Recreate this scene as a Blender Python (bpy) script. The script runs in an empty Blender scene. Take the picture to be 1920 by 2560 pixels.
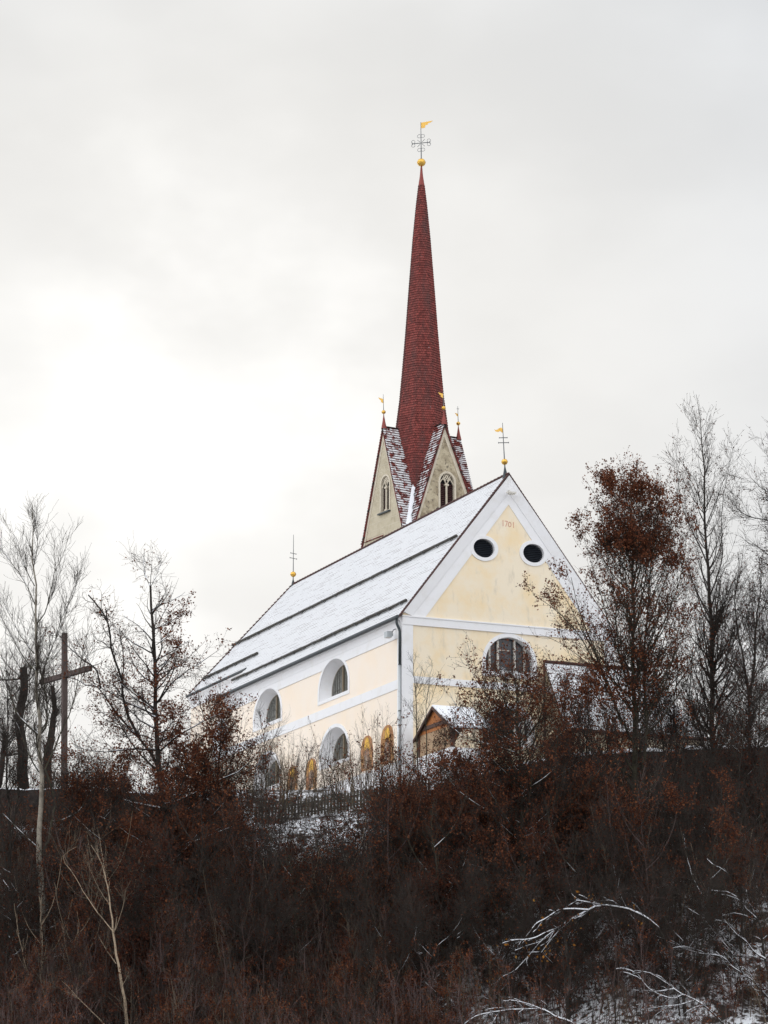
import bpy, bmesh, math, random
import numpy as np
from mathutils import Vector, Matrix
R_ = math.radians
S = bpy.context.scene
COL = S.collection
rng = np.random.default_rng(7)
random.seed(7)

# ------------------------------------------------------------------ camera
F_PX, PITCH, ROLL = 7500.0, 0.232166, 0.0021885      # focal length in photo pixels (1920 wide)
cd = bpy.data.cameras.new('camera'); cam = bpy.data.objects.new('camera', cd); COL.objects.link(cam)
cd.sensor_fit = 'HORIZONTAL'; cd.sensor_width = 36.0; cd.lens = F_PX / 1920 * 36.0
cd.clip_start = 1.0; cd.clip_end = 6000.0
_cp, _sp, _cr, _sr = math.cos(PITCH), math.sin(PITCH), math.cos(ROLL), math.sin(ROLL)
_R = np.array([1, 0, 0.]); _U = np.array([0, -_sp, _cp]); CF = np.array([0, _cp, _sp])
CR = _cr * _R + _sr * _U; CU = -_sr * _R + _cr * _U
cam.matrix_world = Matrix(((CR[0], CU[0], -CF[0], 0), (CR[1], CU[1], -CF[1], 0), (CR[2], CU[2], -CF[2], 0), (0, 0, 0, 1)))
S.camera = cam

# ------------------------------------------------------------------ sky and light
SUN_EL, SUN_AZ = R_(14.4), R_(-3.8)      # azimuth from +Y, negative = left
w = bpy.data.worlds.new('World'); S.world = w; w.use_nodes = True
nt = w.node_tree; nt.nodes.clear()
N = nt.nodes.new; L = nt.links.new
out = N('ShaderNodeOutputWorld'); bg = N('ShaderNodeBackground'); bgc = N('ShaderNodeBackground'); addsh = N('ShaderNodeAddShader')
sky = N('ShaderNodeTexSky'); sky.sky_type = 'NISHITA'; sky.sun_disc = False
sky.sun_elevation = SUN_EL; sky.sun_rotation = SUN_AZ; sky.air_density = 1.0; sky.dust_density = 4.0
hsv = N('ShaderNodeHueSaturation'); hsv.inputs['Saturation'].default_value = 0.25
L(sky.outputs[0], hsv.inputs['Color']); L(hsv.outputs[0], bg.inputs[0]); bg.inputs[1].default_value = 0.0007
tc = N('ShaderNodeTexCoord')
def vmath(op, a, b=None):
    n = N('ShaderNodeVectorMath'); n.operation = op
    for i, q in enumerate((a, b)):
        if q is None: continue
        if isinstance(q, (tuple, list)): n.inputs[i].default_value = q
        else: L(q, n.inputs[i])
    return n
def smath(op, a, b=None, c=None, clamp=False):
    n = N('ShaderNodeMath'); n.operation = op; n.use_clamp = clamp
    for i, q in enumerate((a, b, c)):
        if q is None: continue
        if isinstance(q, (int, float)): n.inputs[i].default_value = q
        else: L(q, n.inputs[i])
    return n.outputs[0]
def mrange(v, a, b, c, d, smooth=True):
    n = N('ShaderNodeMapRange'); n.interpolation_type = 'SMOOTHSTEP' if smooth else 'LINEAR'
    L(v, n.inputs[0])
    for i, q in enumerate((a, b, c, d)): n.inputs[1 + i].default_value = q
    return n.outputs[0]
vdir = tc.outputs['Generated']
sepd = N('ShaderNodeSeparateXYZ'); L(vdir, sepd.inputs[0])
sund = (math.sin(SUN_AZ) * math.cos(SUN_EL), math.cos(SUN_AZ) * math.cos(SUN_EL), math.sin(SUN_EL))
dt = vmath('DOT_PRODUCT', vdir, sund).outputs['Value']
ang = smath('ARCCOSINE', dt)                                   # angle from the hidden sun, radians
nzw = N('ShaderNodeTexNoise'); nzw.inputs['Scale'].default_value = 13.0; nzw.inputs['Detail'].default_value = 4.0; nzw.inputs['Roughness'].default_value = 0.5
mpw = N('ShaderNodeMapping'); mpw.inputs['Scale'].default_value = (1, 1, 1.6); mpw.inputs['Location'].default_value = (7.1, 2.2, 5.4)
L(vdir, mpw.inputs[0]); L(mpw.outputs[0], nzw.inputs['Vector'])
ragged = mrange(nzw.outputs['Fac'], 0.32, 0.68, 0.35, 1.35)
angw = smath('MULTIPLY', ang, mrange(nzw.outputs['Fac'], 0.30, 0.70, 1.35, 0.75))
glow = smath('MULTIPLY', smath('MULTIPLY', smath('EXPONENT', smath('MULTIPLY', smath('MULTIPLY', angw, angw), -1 / (0.064 ** 2))), 0.22), ragged)
halo = smath('MULTIPLY', smath('EXPONENT', smath('MULTIPLY', ang, -1 / 0.13)), 0.12)
# drifting cloud masses: stretched noise on the direction sphere
nz = N('ShaderNodeTexNoise'); nz.inputs['Scale'].default_value = 9.0; nz.inputs['Detail'].default_value = 5.0; nz.inputs['Roughness'].default_value = 0.45
mp = N('ShaderNodeMapping'); mp.inputs['Scale'].default_value = (1, 1, 1.7); mp.inputs['Location'].default_value = (3.3, 1.7, 0.4)
L(vdir, mp.inputs[0]); L(mp.outputs[0], nz.inputs['Vector'])
cl = mrange(nz.outputs['Fac'], 0.30, 0.72, -0.055, 0.055)
back = mrange(sepd.outputs['Y'], 0.55, -0.6, 0.0, 1.0)         # sky behind the camera, brightness added to light the walls
zen = mrange(sepd.outputs['Z'], 0.45, 0.95, 0.0, 0.10)
base = smath('ADD', smath('ADD', smath('ADD', 0.775, cl), smath('MULTIPLY', back, 0.87)), zen)
lum = smath('ADD', smath('ADD', base, mrange(sepd.outputs['X'], -0.25, -0.95, 0.0, 0.80)), smath('ADD', glow, halo))  # sky to the left gets added brightness to lift the long wall
cmx = N('ShaderNodeMix'); cmx.data_type = 'RGBA'
L(mrange(ang, 0.10, 0.30, 0, 1), cmx.inputs[0])
cmx.inputs[6].default_value = (1.0, 0.99, 0.965, 1); cmx.inputs[7].default_value = (0.935, 0.963, 1.0, 1)
L(cmx.outputs[2], bgc.inputs[0]); L(lum, bgc.inputs[1])
L(bg.outputs[0], addsh.inputs[0]); L(bgc.outputs[0], addsh.inputs[1]); L(addsh.outputs[0], out.inputs[0])

sd = bpy.data.lights.new('sun', 'SUN'); sd.energy = 0.5; sd.angle = R_(20); sd.color = (1, 0.95, 0.86)
sun = bpy.data.objects.new('sun', sd); COL.objects.link(sun)
sun.rotation_euler = Vector([-q for q in sund]).to_track_quat('-Z', 'Y').to_euler()

S.view_settings.view_transform = 'Standard'; S.view_settings.look = 'None'
S.view_settings.gamma = 1.0; S.view_settings.use_curve_mapping = False
S.view_settings.exposure = 0.0
S.cycles.max_bounces = 6; S.cycles.diffuse_bounces = 3; S.cycles.transparent_max_bounces = 4
S.cycles.use_adaptive_sampling = True; S.cycles.adaptive_threshold = 0.02; S.cycles.use_denoising = True

# ------------------------------------------------------------------ projection helpers (photo pixel -> point in the valley)
def ray(x, y): return CF + (x - 960) / F_PX * CR - (y - 1280) / F_PX * CU
def at(x, y, depth):
    d = ray(x, y); return d * (depth / d[1])
def hitp(px, P0, n):
    d = ray(*px); return d * (np.dot(P0, n) / np.dot(d, n))
z2 = lambda x, y: (860 + x * 440 / 1659, 950 + y * 440 / 1659)
z3 = lambda x, y: (960 + x * .34961, 1150 + y * .34961)
z4 = lambda x, y: (480 + x * .34961, 1300 + y * .34961)
z5 = lambda x, y: (x * .38882, 1200 + y * .38882)
z6 = lambda x, y: (1280 + x * .42953, 950 + y * .42953)
z7 = lambda x, y: (x * .57866, 1900 + y * .57866)
z8 = lambda x, y: (960 + x * .57866, 1900 + y * .57866)
z10 = lambda x, y: (x * .19447, 1560 + y * .19447)

# ------------------------------------------------------------------ object helpers
def tag(o, label=None, cat=None, group=None, kind=None):
    if label: o['label'] = label
    if cat: o['category'] = cat
    if group: o['group'] = group
    if kind: o['kind'] = kind
    return o
def thing(name, label, cat, loc=(0, 0, 0), rz=0.0, group=None):
    o = bpy.data.objects.new(name, None); COL.objects.link(o)
    o.location = loc; o.rotation_euler = (0, 0, rz); o.empty_display_size = 0.3
    return tag(o, label, cat, group)
def mesh_np(name, V, Fq, mats, parent=None, mi=None, smooth=False, link=True):
    """V (n,3); Fq list of (m,k) index arrays."""
    me = bpy.data.meshes.new(name)
    V = np.asarray(V, np.float32); me.vertices.add(len(V)); me.vertices.foreach_set('co', V.ravel())
    loops = np.concatenate([f.ravel() for f in Fq]).astype(np.int32)
    tot = np.concatenate([np.full(len(f), f.shape[1], np.int32) for f in Fq])
    st = np.concatenate([[0], np.cumsum(tot)[:-1]]).astype(np.int32)
    me.loops.add(len(loops)); me.loops.foreach_set('vertex_index', loops)
    me.polygons.add(len(tot)); me.polygons.foreach_set('loop_start', st); me.polygons.foreach_set('loop_total', tot)
    if mi is not None: me.polygons.foreach_set('material_index', np.asarray(mi, np.int32))
    if smooth: me.polygons.foreach_set('use_smooth', np.ones(len(tot), bool))
    for m in (mats if isinstance(mats, (list, tuple)) else [mats]): me.materials.append(m)
    me.update(calc_edges=True); me.validate()
    o = bpy.data.objects.new(name, me)
    if link: COL.objects.link(o)
    if parent is not None: o.parent = parent
    return o
class MB:
    """collects polygons, builds ONE mesh object"""
    def __init__(s): s.v = []; s.f = []; s.m = []; s.uv = []
    def poly(s, pts, m=0, uv=None):
        i = len(s.v); s.v += [tuple(map(float, p)) for p in pts]; s.f.append(list(range(i, i + len(pts)))); s.m.append(m)
        s.uv.append(uv if uv is not None else [(0, 0)] * len(pts))
    def box(s, a, b, m=0, T=None):
        (x0, y0, z0), (x1, y1, z1) = a, b
        c = [(x0, y0, z0), (x1, y0, z0), (x1, y1, z0), (x0, y1, z0), (x0, y0, z1), (x1, y0, z1), (x1, y1, z1), (x0, y1, z1)]
        if T is not None: c = [T(q) for q in c]
        for f in ((0, 3, 2, 1), (4, 5, 6, 7), (0, 1, 5, 4), (1, 2, 6, 5), (2, 3, 7, 6), (3, 0, 4, 7)): s.poly([c[i] for i in f], m)
    def slab(s, outline, d, holes=(), m=0):
        """outline: 3-D loop; extruded along vector d (closed prism)"""
        o = [np.array(p, float) for p in outline]; d = np.array(d, float)
        s.poly(o, m); s.poly([p + d for p in o][::-1], m)
        for i in range(len(o)):
            j = (i + 1) % len(o); s.poly([o[i], o[i] + d, o[j] + d, o[j]], m)
    def strip(s, A, B, m=0, closed=False):
        n = len(A)
        for i in range(n if closed else n - 1):
            j = (i + 1) % n; s.poly([A[i], A[j], B[j], B[i]], m)
    def tube(s, pts, r, k=8, m=0, cap=True):
        pts = [np.array(p, float) for p in pts]; r = r if hasattr(r, '__len__') else [r] * len(pts)
        rings = []
        for i, p in enumerate(pts):
            t = pts[min(i + 1, len(pts) - 1)] - pts[max(i - 1, 0)]; t /= np.linalg.norm(t) + 1e-9
            a = np.cross(t, (0.31, 0.91, 0.27)); a /= np.linalg.norm(a); b = np.cross(t, a)
            rings.append([p + r[i] * (math.cos(2 * math.pi * q / k) * a + math.sin(2 * math.pi * q / k) * b) for q in range(k)])
        for i in range(len(pts) - 1): s.strip(rings[i], rings[i + 1], m, True)
        if cap: s.poly(rings[0][::-1], m); s.poly(rings[-1], m)
    def ball(s, c, r, m=0, sq=1.0, n=14):
        c = np.array(c, float); prof = [(math.sin(math.pi * i / n), -math.cos(math.pi * i / n)) for i in range(n + 1)]
        s.lathe(c, [(max(a * r, 1e-4), b * r * sq) for a, b in prof], m)
    def lathe(s, c, prof, m=0, k=18):
        c = np.array(c, float)
        rings = [[c + (ra * math.cos(2 * math.pi * q / k), ra * math.sin(2 * math.pi * q / k), z) for q in range(k)] for ra, z in prof]
        for i in range(len(rings) - 1): s.strip(rings[i], rings[i + 1], m, True)
    def build(s, name, mats, parent=None, smooth=False, off=(0, 0, 0), weld=True):
        me = bpy.data.meshes.new(name)
        off = np.array(off)
        me.from_pydata([tuple(np.array(v) + off) for v in s.v], [], s.f)
        ul = me.uv_layers.new(name='UVMap'); ul.data.foreach_set('uv', np.array([c for u in s.uv for c in u], np.float32).ravel())
        me.polygons.foreach_set('material_index', np.array(s.m, np.int32))
        for mm in (mats if isinstance(mats, (list, tuple)) else [mats]): me.materials.append(mm)
        if weld:
            bm = bmesh.new(); bm.from_mesh(me); bmesh.ops.remove_doubles(bm, verts=bm.verts, dist=1e-4)
            bmesh.ops.recalc_face_normals(bm, faces=bm.faces); bm.to_mesh(me); bm.free()
        if smooth: me.polygons.foreach_set('use_smooth', np.ones(len(me.polygons), bool))
        me.update()
        o = bpy.data.objects.new(name, me); COL.objects.link(o)
        if parent is not None: o.parent = parent
        return o
def holed(mb, outline, holes, to3, m=0):
    """flat wall with holes (2-D loops) triangulated, mapped by to3"""
    bm = bmesh.new()
    for lp in [outline] + list(holes):
        vs = [bm.verts.new((p[0], p[1], 0)) for p in lp]
        for i in range(len(vs)): bm.edges.new((vs[i], vs[(i + 1) % len(vs)]))
    bmesh.ops.triangle_fill(bm, use_beauty=True, use_dissolve=False, edges=bm.edges[:])
    for f in bm.faces: mb.poly([to3(v.co.x, v.co.y) for v in f.verts], m)
    bm.free()

# ------------------------------------------------------------------ materials
def mat(name, col, rough=0.8, metal=0.0, noise=None, bump=None, spec=0.3, ramp2=None, trans=0.0):
    """noise=(scale, colour2, lo, hi[, stretch z]); ramp2 = a second such layer"""
    m = bpy.data.materials.new(name); m.use_nodes = True; t = m.node_tree; b = t.nodes['Principled BSDF']
    b.inputs['Base Color'].default_value = (*col, 1); b.inputs['Roughness'].default_value = rough
    b.inputs['Metallic'].default_value = metal; b.inputs['Specular IOR Level'].default_value = spec
    cur = None
    c = t.nodes.new('ShaderNodeTexCoord')
    for q in (noise, ramp2):
        if not q: continue
        mp = t.nodes.new('ShaderNodeMapping'); mp.inputs['Scale'].default_value = (1, 1, q[4] if len(q) > 4 else 1)
        t.links.new(c.outputs['Object'], mp.inputs[0])
        n = t.nodes.new('ShaderNodeTexNoise'); n.inputs['Scale'].default_value = q[0]; n.inputs['Detail'].default_value = 6; n.inputs['Roughness'].default_value = 0.62
        t.links.new(mp.outputs[0], n.inputs['Vector'])
        r = t.nodes.new('ShaderNodeMapRange'); r.inputs[1].default_value = q[2]; r.inputs[2].default_value = q[3]
        t.links.new(n.outputs['Fac'], r.inputs[0])
        x = t.nodes.new('ShaderNodeMix'); x.data_type = 'RGBA'
        t.links.new(r.outputs[0], x.inputs[0])
        if cur is None: x.inputs[6].default_value = (*col, 1)
        else: t.links.new(cur, x.inputs[6])
        x.inputs[7].default_value = (*q[1], 1); cur = x.outputs[2]
    if cur is not None: t.links.new(cur, b.inputs['Base Color'])
    if bump:
        n = t.nodes.new('ShaderNodeTexNoise'); n.inputs['Scale'].default_value = bump[0]; n.inputs['Detail'].default_value = 5
        t.links.new(c.outputs['Object'], n.inputs['Vector'])
        bp = t.nodes.new('ShaderNodeBump'); bp.inputs['Strength'].default_value = bump[1]; bp.inputs['Distance'].default_value = bump[2]
        t.links.new(n.outputs['Fac'], bp.inputs['Height']); t.links.new(bp.outputs[0], b.inputs['Normal'])
    return m
M = {}
M['yellow'] = mat('yellow_plaster', (0.84, 0.73, 0.565), 0.9, noise=(0.55, (0.84, 0.66, 0.41), 0.44, 0.66), ramp2=(2.2, (0.62, 0.54, 0.42), 0.55, 0.78, 0.35), bump=(9, 0.3, 0.02))
M['peach'] = mat('pale_peach_plaster', (0.88, 0.77, 0.655), 0.9, noise=(0.4, (0.89, 0.75, 0.60), 0.42, 0.68), ramp2=(3.0, (0.80, 0.71, 0.61), 0.60, 0.84, 0.3), bump=(9, 0.3, 0.02))  # paler and pinker than the facade plaster, used on the side walls
M['white'] = mat('white_plaster', (0.80, 0.79, 0.795), 0.9, noise=(1.2, (0.74, 0.72, 0.70), 0.50, 0.75), ramp2=(5.0, (0.60, 0.58, 0.55), 0.66, 0.86, 0.4), bump=(10, 0.25, 0.02))
M['stone'] = mat('tower_stone', (0.50, 0.44, 0.325), 0.92, noise=(1.6, (0.40, 0.345, 0.245), 0.42, 0.66), bump=(12, 0.4, 0.02))
M['stone_dark'] = mat('weathered_tower_stone', (0.48, 0.41, 0.29), 0.92, noise=(1.4, (0.24, 0.19, 0.125), 0.42, 0.62), ramp2=(5.0, (0.075, 0.06, 0.05), 0.55, 0.68), bump=(12, 0.5, 0.03))
M['stone_edge'] = mat('dressed_stone', (0.58, 0.515, 0.41), 0.9, noise=(2.5, (0.44, 0.38, 0.29), 0.48, 0.75))
M['joint'] = mat('mortar_joint', (0.60, 0.55, 0.44), 0.9, noise=(5, (0.50, 0.44, 0.33), 0.4, 0.7))
M['snow'] = mat('snow', (0.78, 0.79, 0.82), 0.75, noise=(3, (0.78, 0.79, 0.83), 0.4, 0.7), bump=(7, 0.35, 0.05), spec=0.2)
M['metal'] = mat('dark_painted_metal', (0.035, 0.045, 0.05), 0.45, noise=(6, (0.06, 0.065, 0.065), 0.4, 0.7))
M['zinc'] = mat('zinc_pipe', (0.42, 0.44, 0.45), 0.45, 0.5)
M['iron'] = mat('wrought_iron', (0.14, 0.145, 0.15), 0.5, 0.3)
M['gold'] = mat('gilded_metal', (0.78, 0.47, 0.10), 0.34, 0.85, noise=(14, (0.52, 0.28, 0.05), 0.5, 0.75))
M['gilt_flat'] = mat('gilt_sheet', (0.80, 0.48, 0.11), 0.5, 0.35, noise=(9, (0.62, 0.36, 0.08), 0.45, 0.75))
M['log'] = mat('grey_weathered_log', (0.050, 0.046, 0.040), 0.9, noise=(5, (0.10, 0.094, 0.08), 0.42, 0.7), bump=(20, 0.5, 0.03))
M['louvre'] = mat('dark_louvre', (0.018, 0.022, 0.03), 0.6)
M['louvre_red'] = mat('dark_red_louvre', (0.055, 0.022, 0.02), 0.7)
M['void'] = mat('dark_interior', (0.012, 0.012, 0.014), 0.9)
M['glass'] = mat('leaded_glass', (0.10, 0.10, 0.088), 0.22, noise=(5, (0.19, 0.19, 0.165), 0.4, 0.7), spec=0.5)
M['glass_dark'] = mat('dark_window_glass', (0.022, 0.026, 0.034), 0.15, noise=(4, (0.055, 0.055, 0.065), 0.45, 0.75), spec=0.5)
M['lead'] = mat('lead_bar', (0.10, 0.095, 0.085), 0.6)
M['frame'] = mat('window_frame_paint', (0.62, 0.59, 0.53), 0.7)
M['frame_brown'] = mat('brown_window_frame', (0.20, 0.16, 0.11), 0.7)
M['pink'] = mat('faded_red_paint', (0.60, 0.25, 0.18), 0.9)
M['wood_or'] = mat('orange_larch_boards', (0.42, 0.155, 0.045), 0.7, noise=(3, (0.30, 0.10, 0.03), 0.42, 0.7, 0.2))
M['wood_pale'] = mat('pale_board_wall', (0.42, 0.29, 0.18), 0.8, noise=(4, (0.30, 0.19, 0.11), 0.42, 0.7, 0.3))
M['wood_dk'] = mat('dark_timber', (0.10, 0.055, 0.04), 0.8, noise=(4, (0.055, 0.035, 0.028), 0.4, 0.7))
M['wood_cross'] = mat('weathered_cross_timber', (0.085, 0.062, 0.056), 0.85, noise=(3, (0.07, 0.052, 0.046), 0.42, 0.7, 0.15))
M['picket'] = mat('old_picket_wood', (0.060, 0.052, 0.042), 0.9, noise=(6, (0.10, 0.09, 0.07), 0.45, 0.7))
M['masonry'] = mat('rubble_masonry', (0.050, 0.038, 0.033), 0.95, noise=(2.2, (0.026, 0.021, 0.020), 0.42, 0.62), ramp2=(7, (0.09, 0.068, 0.056), 0.60, 0.78), bump=(5, 0.8, 0.08))
M['bark_dk'] = mat('dark_bark', (0.026, 0.021, 0.018), 0.95, noise=(4, (0.050, 0.042, 0.033), 0.45, 0.7), bump=(14, 0.6, 0.03))
M['bark_green'] = mat('mossy_bark', (0.040, 0.035, 0.024), 0.95, noise=(3, (0.070, 0.064, 0.040), 0.45, 0.7), bump=(14, 0.6, 0.03))
M['bark_pale'] = mat('pale_grey_bark', (0.27, 0.24, 0.195), 0.9, noise=(2.0, (0.14, 0.12, 0.095), 0.44, 0.66), ramp2=(9, (0.05, 0.043, 0.035), 0.60, 0.74, 3.0), bump=(14, 0.4, 0.02))
M['bark_birch'] = mat('tan_birch_bark', (0.34, 0.26, 0.18), 0.85, noise=(4, (0.17, 0.125, 0.085), 0.5, 0.72), ramp2=(7, (0.06, 0.045, 0.033), 0.58, 0.70, 2.5))
M['twig'] = mat('twig_bark', (0.036, 0.028, 0.023), 0.95)
M['twig_pale'] = mat('pale_twig_bark', (0.145, 0.112, 0.080), 0.95)
M['twig_tan'] = mat('tan_whip_bark', (0.135, 0.092, 0.050), 0.95)
M['twig_grey'] = mat('purplish_twig_bark', (0.115, 0.078, 0.072), 0.95)
def leafmat(name, c1, c2, c3):
    m = bpy.data.materials.new(name); m.use_nodes = True; t = m.node_tree; t.nodes.clear()
    o = t.nodes.new('ShaderNodeOutputMaterial'); d = t.nodes.new('ShaderNodeBsdfDiffuse'); tr = t.nodes.new('ShaderNodeBsdfTranslucent'); x = t.nodes.new('ShaderNodeMixShader')
    g = t.nodes.new('ShaderNodeNewGeometry'); r = t.nodes.new('ShaderNodeValToRGB')
    r.color_ramp.elements[0].color = (*c1, 1); r.color_ramp.elements[1].color = (*c3, 1)
    e = r.color_ramp.elements.new(0.55); e.color = (*c2, 1)
    t.links.new(g.outputs['Random Per Island'], r.inputs[0]); t.links.new(r.outputs[0], d.inputs[0]); t.links.new(r.outputs[0], tr.inputs[0])
    x.inputs[0].default_value = 0.42
    t.links.new(d.outputs[0], x.inputs[1]); t.links.new(tr.outputs[0], x.inputs[2]); t.links.new(x.outputs[0], o.inputs[0])
    return m
M['leaf_rust'] = leafmat('rust_brown_leaves', (0.060, 0.025, 0.017), (0.14, 0.050, 0.029), (0.25, 0.095, 0.046))
M['leaf_dark'] = leafmat('dark_brown_leaves', (0.032, 0.015, 0.012), (0.075, 0.028, 0.019), (0.15, 0.055, 0.031))
M['leaf_gold'] = leafmat('amber_leaves', (0.25, 0.10, 0.02), (0.45, 0.19, 0.04), (0.55, 0.28, 0.06))

def tilemat(name, red, dark, snow_amt, snow_scale=1.2, weather=0.5, stretch=1.0, lip=False):
    """clay tiles: per-tile tone from UV cells, dark weathering, snow lying on it where noise lets it"""
    m = bpy.data.materials.new(name); m.use_nodes = True; t = m.node_tree; b = t.nodes['Principled BSDF']; n_ = t.nodes.new; l_ = t.links.new
    b.inputs['Roughness'].default_value = 0.8; b.inputs['Specular IOR Level'].default_value = 0.25
    uv = n_('ShaderNodeUVMap'); fl = n_('ShaderNodeVectorMath'); fl.operation = 'FLOOR'; l_(uv.outputs[0], fl.inputs[0])
    wn = n_('ShaderNodeTexWhiteNoise'); wn.noise_dimensions = '2D'; l_(fl.outputs[0], wn.inputs['Vector'])
    c = n_('ShaderNodeTexCoord')
    r = n_('ShaderNodeMix'); r.data_type = 'RGBA'; l_(wn.outputs['Value'], r.inputs[0])
    r.inputs[6].default_value = (*[q * 0.62 for q in red], 1); r.inputs[7].default_value = (*[q * 1.3 for q in red], 1)
    nz = n_('ShaderNodeTexNoise'); nz.inputs['Scale'].default_value = 0.55; nz.inputs['Detail'].default_value = 8; nz.inputs['Roughness'].default_value = 0.7
    mp = n_('ShaderNodeMapping'); mp.inputs['Scale'].default_value = (1.6, 1.6, 0.5); l_(c.outputs['Object'], mp.inputs[0]); l_(mp.outputs[0], nz.inputs['Vector'])
    mr = n_('ShaderNodeMapRange'); mr.inputs[1].default_value = 0.46; mr.inputs[2].default_value = 0.66; mr.inputs[4].default_value = weather; l_(nz.outputs['Fac'], mr.inputs[0])
    x = n_('ShaderNodeMix'); x.data_type = 'RGBA'; l_(mr.outputs[0], x.inputs[0]); l_(r.outputs[2], x.inputs[6]); x.inputs[7].default_value = (*dark, 1)
    cur = x.outputs[2]
    # joints between tiles
    fr = n_('ShaderNodeVectorMath'); fr.operation = 'FRACTION'; l_(uv.outputs[0], fr.inputs[0]); sx = n_('ShaderNodeSeparateXYZ'); l_(fr.outputs[0], sx.inputs[0])
    lt = n_('ShaderNodeMath'); lt.operation = 'LESS_THAN'; l_(sx.outputs['X'], lt.inputs[0]); lt.inputs[1].default_value = 0.12
    j = n_('ShaderNodeMix'); j.data_type = 'RGBA'; l_(lt.outputs[0], j.inputs[0]); l_(cur, j.inputs[6]); j.inputs[7].default_value = (*[q * 0.5 for q in dark], 1); cur = j.outputs[2]
    if snow_amt > 0:
        n2 = n_('ShaderNodeTexNoise'); n2.inputs['Scale'].default_value = snow_scale; n2.inputs['Detail'].default_value = 7; n2.inputs['Roughness'].default_value = 0.68
        m2 = n_('ShaderNodeMapping'); m2.inputs['Scale'].default_value = stretch if isinstance(stretch, tuple) else (1, 1, stretch); l_(c.outputs['Object'], m2.inputs[0]); l_(m2.outputs[0], n2.inputs['Vector'])
        th = 1.0 - snow_amt
        q = n_('ShaderNodeMapRange'); q.inputs[1].default_value = 0.28 + 0.44 * th - 0.02; q.inputs[2].default_value = 0.28 + 0.44 * th + 0.02; l_(n2.outputs['Fac'], q.inputs[0])
        s = n_('ShaderNodeMix'); s.data_type = 'RGBA'; l_(q.outputs[0], s.inputs[0]); l_(cur, s.inputs[6]); s.inputs[7].default_value = (0.665, 0.665, 0.675, 1); cur = s.outputs[2]
    l_(cur, b.inputs['Base Color'])
    return m
RED, DKT = (0.19, 0.042, 0.035), (0.055, 0.032, 0.030)
M['tile_spire'] = tilemat('red_spire_tiles', RED, (0.085, 0.045, 0.042), 0.03, 3.0, weather=0.75)
M['tile_lip'] = tilemat('red_tile_edges', (0.13, 0.028, 0.024), DKT, 0.0, weather=0.5)
M['tile_snowy'] = tilemat('snowed_red_tiles', RED, DKT, 0.56, 2.6, stretch=1.0)
M['tile_halfsnow'] = tilemat('half_snowed_red_tiles', RED, DKT, 0.50, 2.2)
M['tile_few'] = tilemat('red_tiles_with_snow_flecks', RED, DKT, 0.26, 2.6)
M['roof_snow'] = tilemat('snow_lying_on_roof_tiles', (0.12, 0.05, 0.042), DKT, 0.997, 5.0)
M['roof_lip'] = tilemat('snowed_roof_tile_edges', (0.15, 0.09, 0.08), (0.10, 0.07, 0.065), 0.60, 0.9, weather=0.5, stretch=(11.0, 0.55, 11.0))
M['verge'] = mat('dark_verge_tiles', (0.085, 0.036, 0.031), 0.85, noise=(5, (0.045, 0.03, 0.028), 0.4, 0.65))
M['red_sheet'] = mat('red_painted_sheet', (0.24, 0.05, 0.04), 0.55, noise=(4, (0.15, 0.035, 0.03), 0.45, 0.7))

# ground: snow lying between leaf litter
def groundmat():
    m = mat('snowy_forest_floor', (0.80, 0.81, 0.84), 0.9, noise=(0.75, (0.030, 0.022, 0.018), 0.48, 0.56), ramp2=(4.5, (0.045, 0.030, 0.022), 0.49, 0.57), bump=(3, 0.6, 0.1))
    return m
M['ground'] = groundmat()

# ------------------------------------------------------------------ terrain
def sst(x, a, b):
    t = np.clip((x - a) / (b - a), 0, 1); return t * t * (3 - 2 * t)
def rim(x): return np.interp(x, [-60, -22, -12, -6, 0, 4, 10.5, 19, 60], [17.5, 19.3, 19.5, 19.1, 19.6, 20.3, 21.6, 22.2, 22.8])
def terr(x, y):
    x = np.asarray(x, float); y = np.asarray(y, float)
    t0 = rim(x)
    up = sst(y, 147.5, 154.5)
    plat = t0 + (21.7 - t0) * up * (0.35 + 0.65 * sst(x, -17, -7))
    low = t0 - (148 - y) * 0.63 + 0.5 * np.sin(x * .55 + 1) * np.sin(y * .4) * sst(148 - y, 0, 6) + 0.22 * np.sin(x * 1.7) * np.sin(y * 1.3 + 2) * sst(148 - y, 0, 4)
    z = np.where(y > 148, plat, low)
    z = np.where(y > 205, z - (y - 205) * 0.12, z)
    k = 1.2
    z = np.maximum(z, -1.7) + k * np.exp(-np.abs(z + 1.7) / k) * 0.35
    far = sst(np.hypot(x, y), 350, 700)
    return z * (1 - far) - 1.7 * far
def ground_depth(px, py):
    d = np.arange(100, 150, 0.1); r = ray(px, py)
    P = r[None] * (d / r[1])[:, None]
    h = terr(P[:, 0], P[:, 1]) - P[:, 2]
    i = np.argmax(h > 0)
    return d[i] if h.max() > 0 else 147.5
xs = np.unique(np.concatenate([np.linspace(-3000, -120, 14), np.linspace(-120, -34, 30), np.linspace(-34, 34, 140), np.linspace(34, 120, 30), np.linspace(120, 3000, 14)]))
ys = np.unique(np.concatenate([np.linspace(-3000, -60, 10), np.linspace(-60, 104, 20), np.linspace(104, 160, 130), np.linspace(160, 260, 60), np.linspace(260, 3000, 20)]))
X, Y = np.meshgrid(xs, ys); Z = terr(X, Y)
nx, ny = len(xs), len(ys); I = (np.arange(ny - 1)[:, None] * nx + np.arange(nx - 1)[None]).ravel()
g = mesh_np('ground', np.stack([X.ravel(), Y.ravel(), Z.ravel()], 1), [np.stack([I, I + 1, I + nx + 1, I + nx], 1)], M['ground'], smooth=True)
tag(g, kind='structure')

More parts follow.
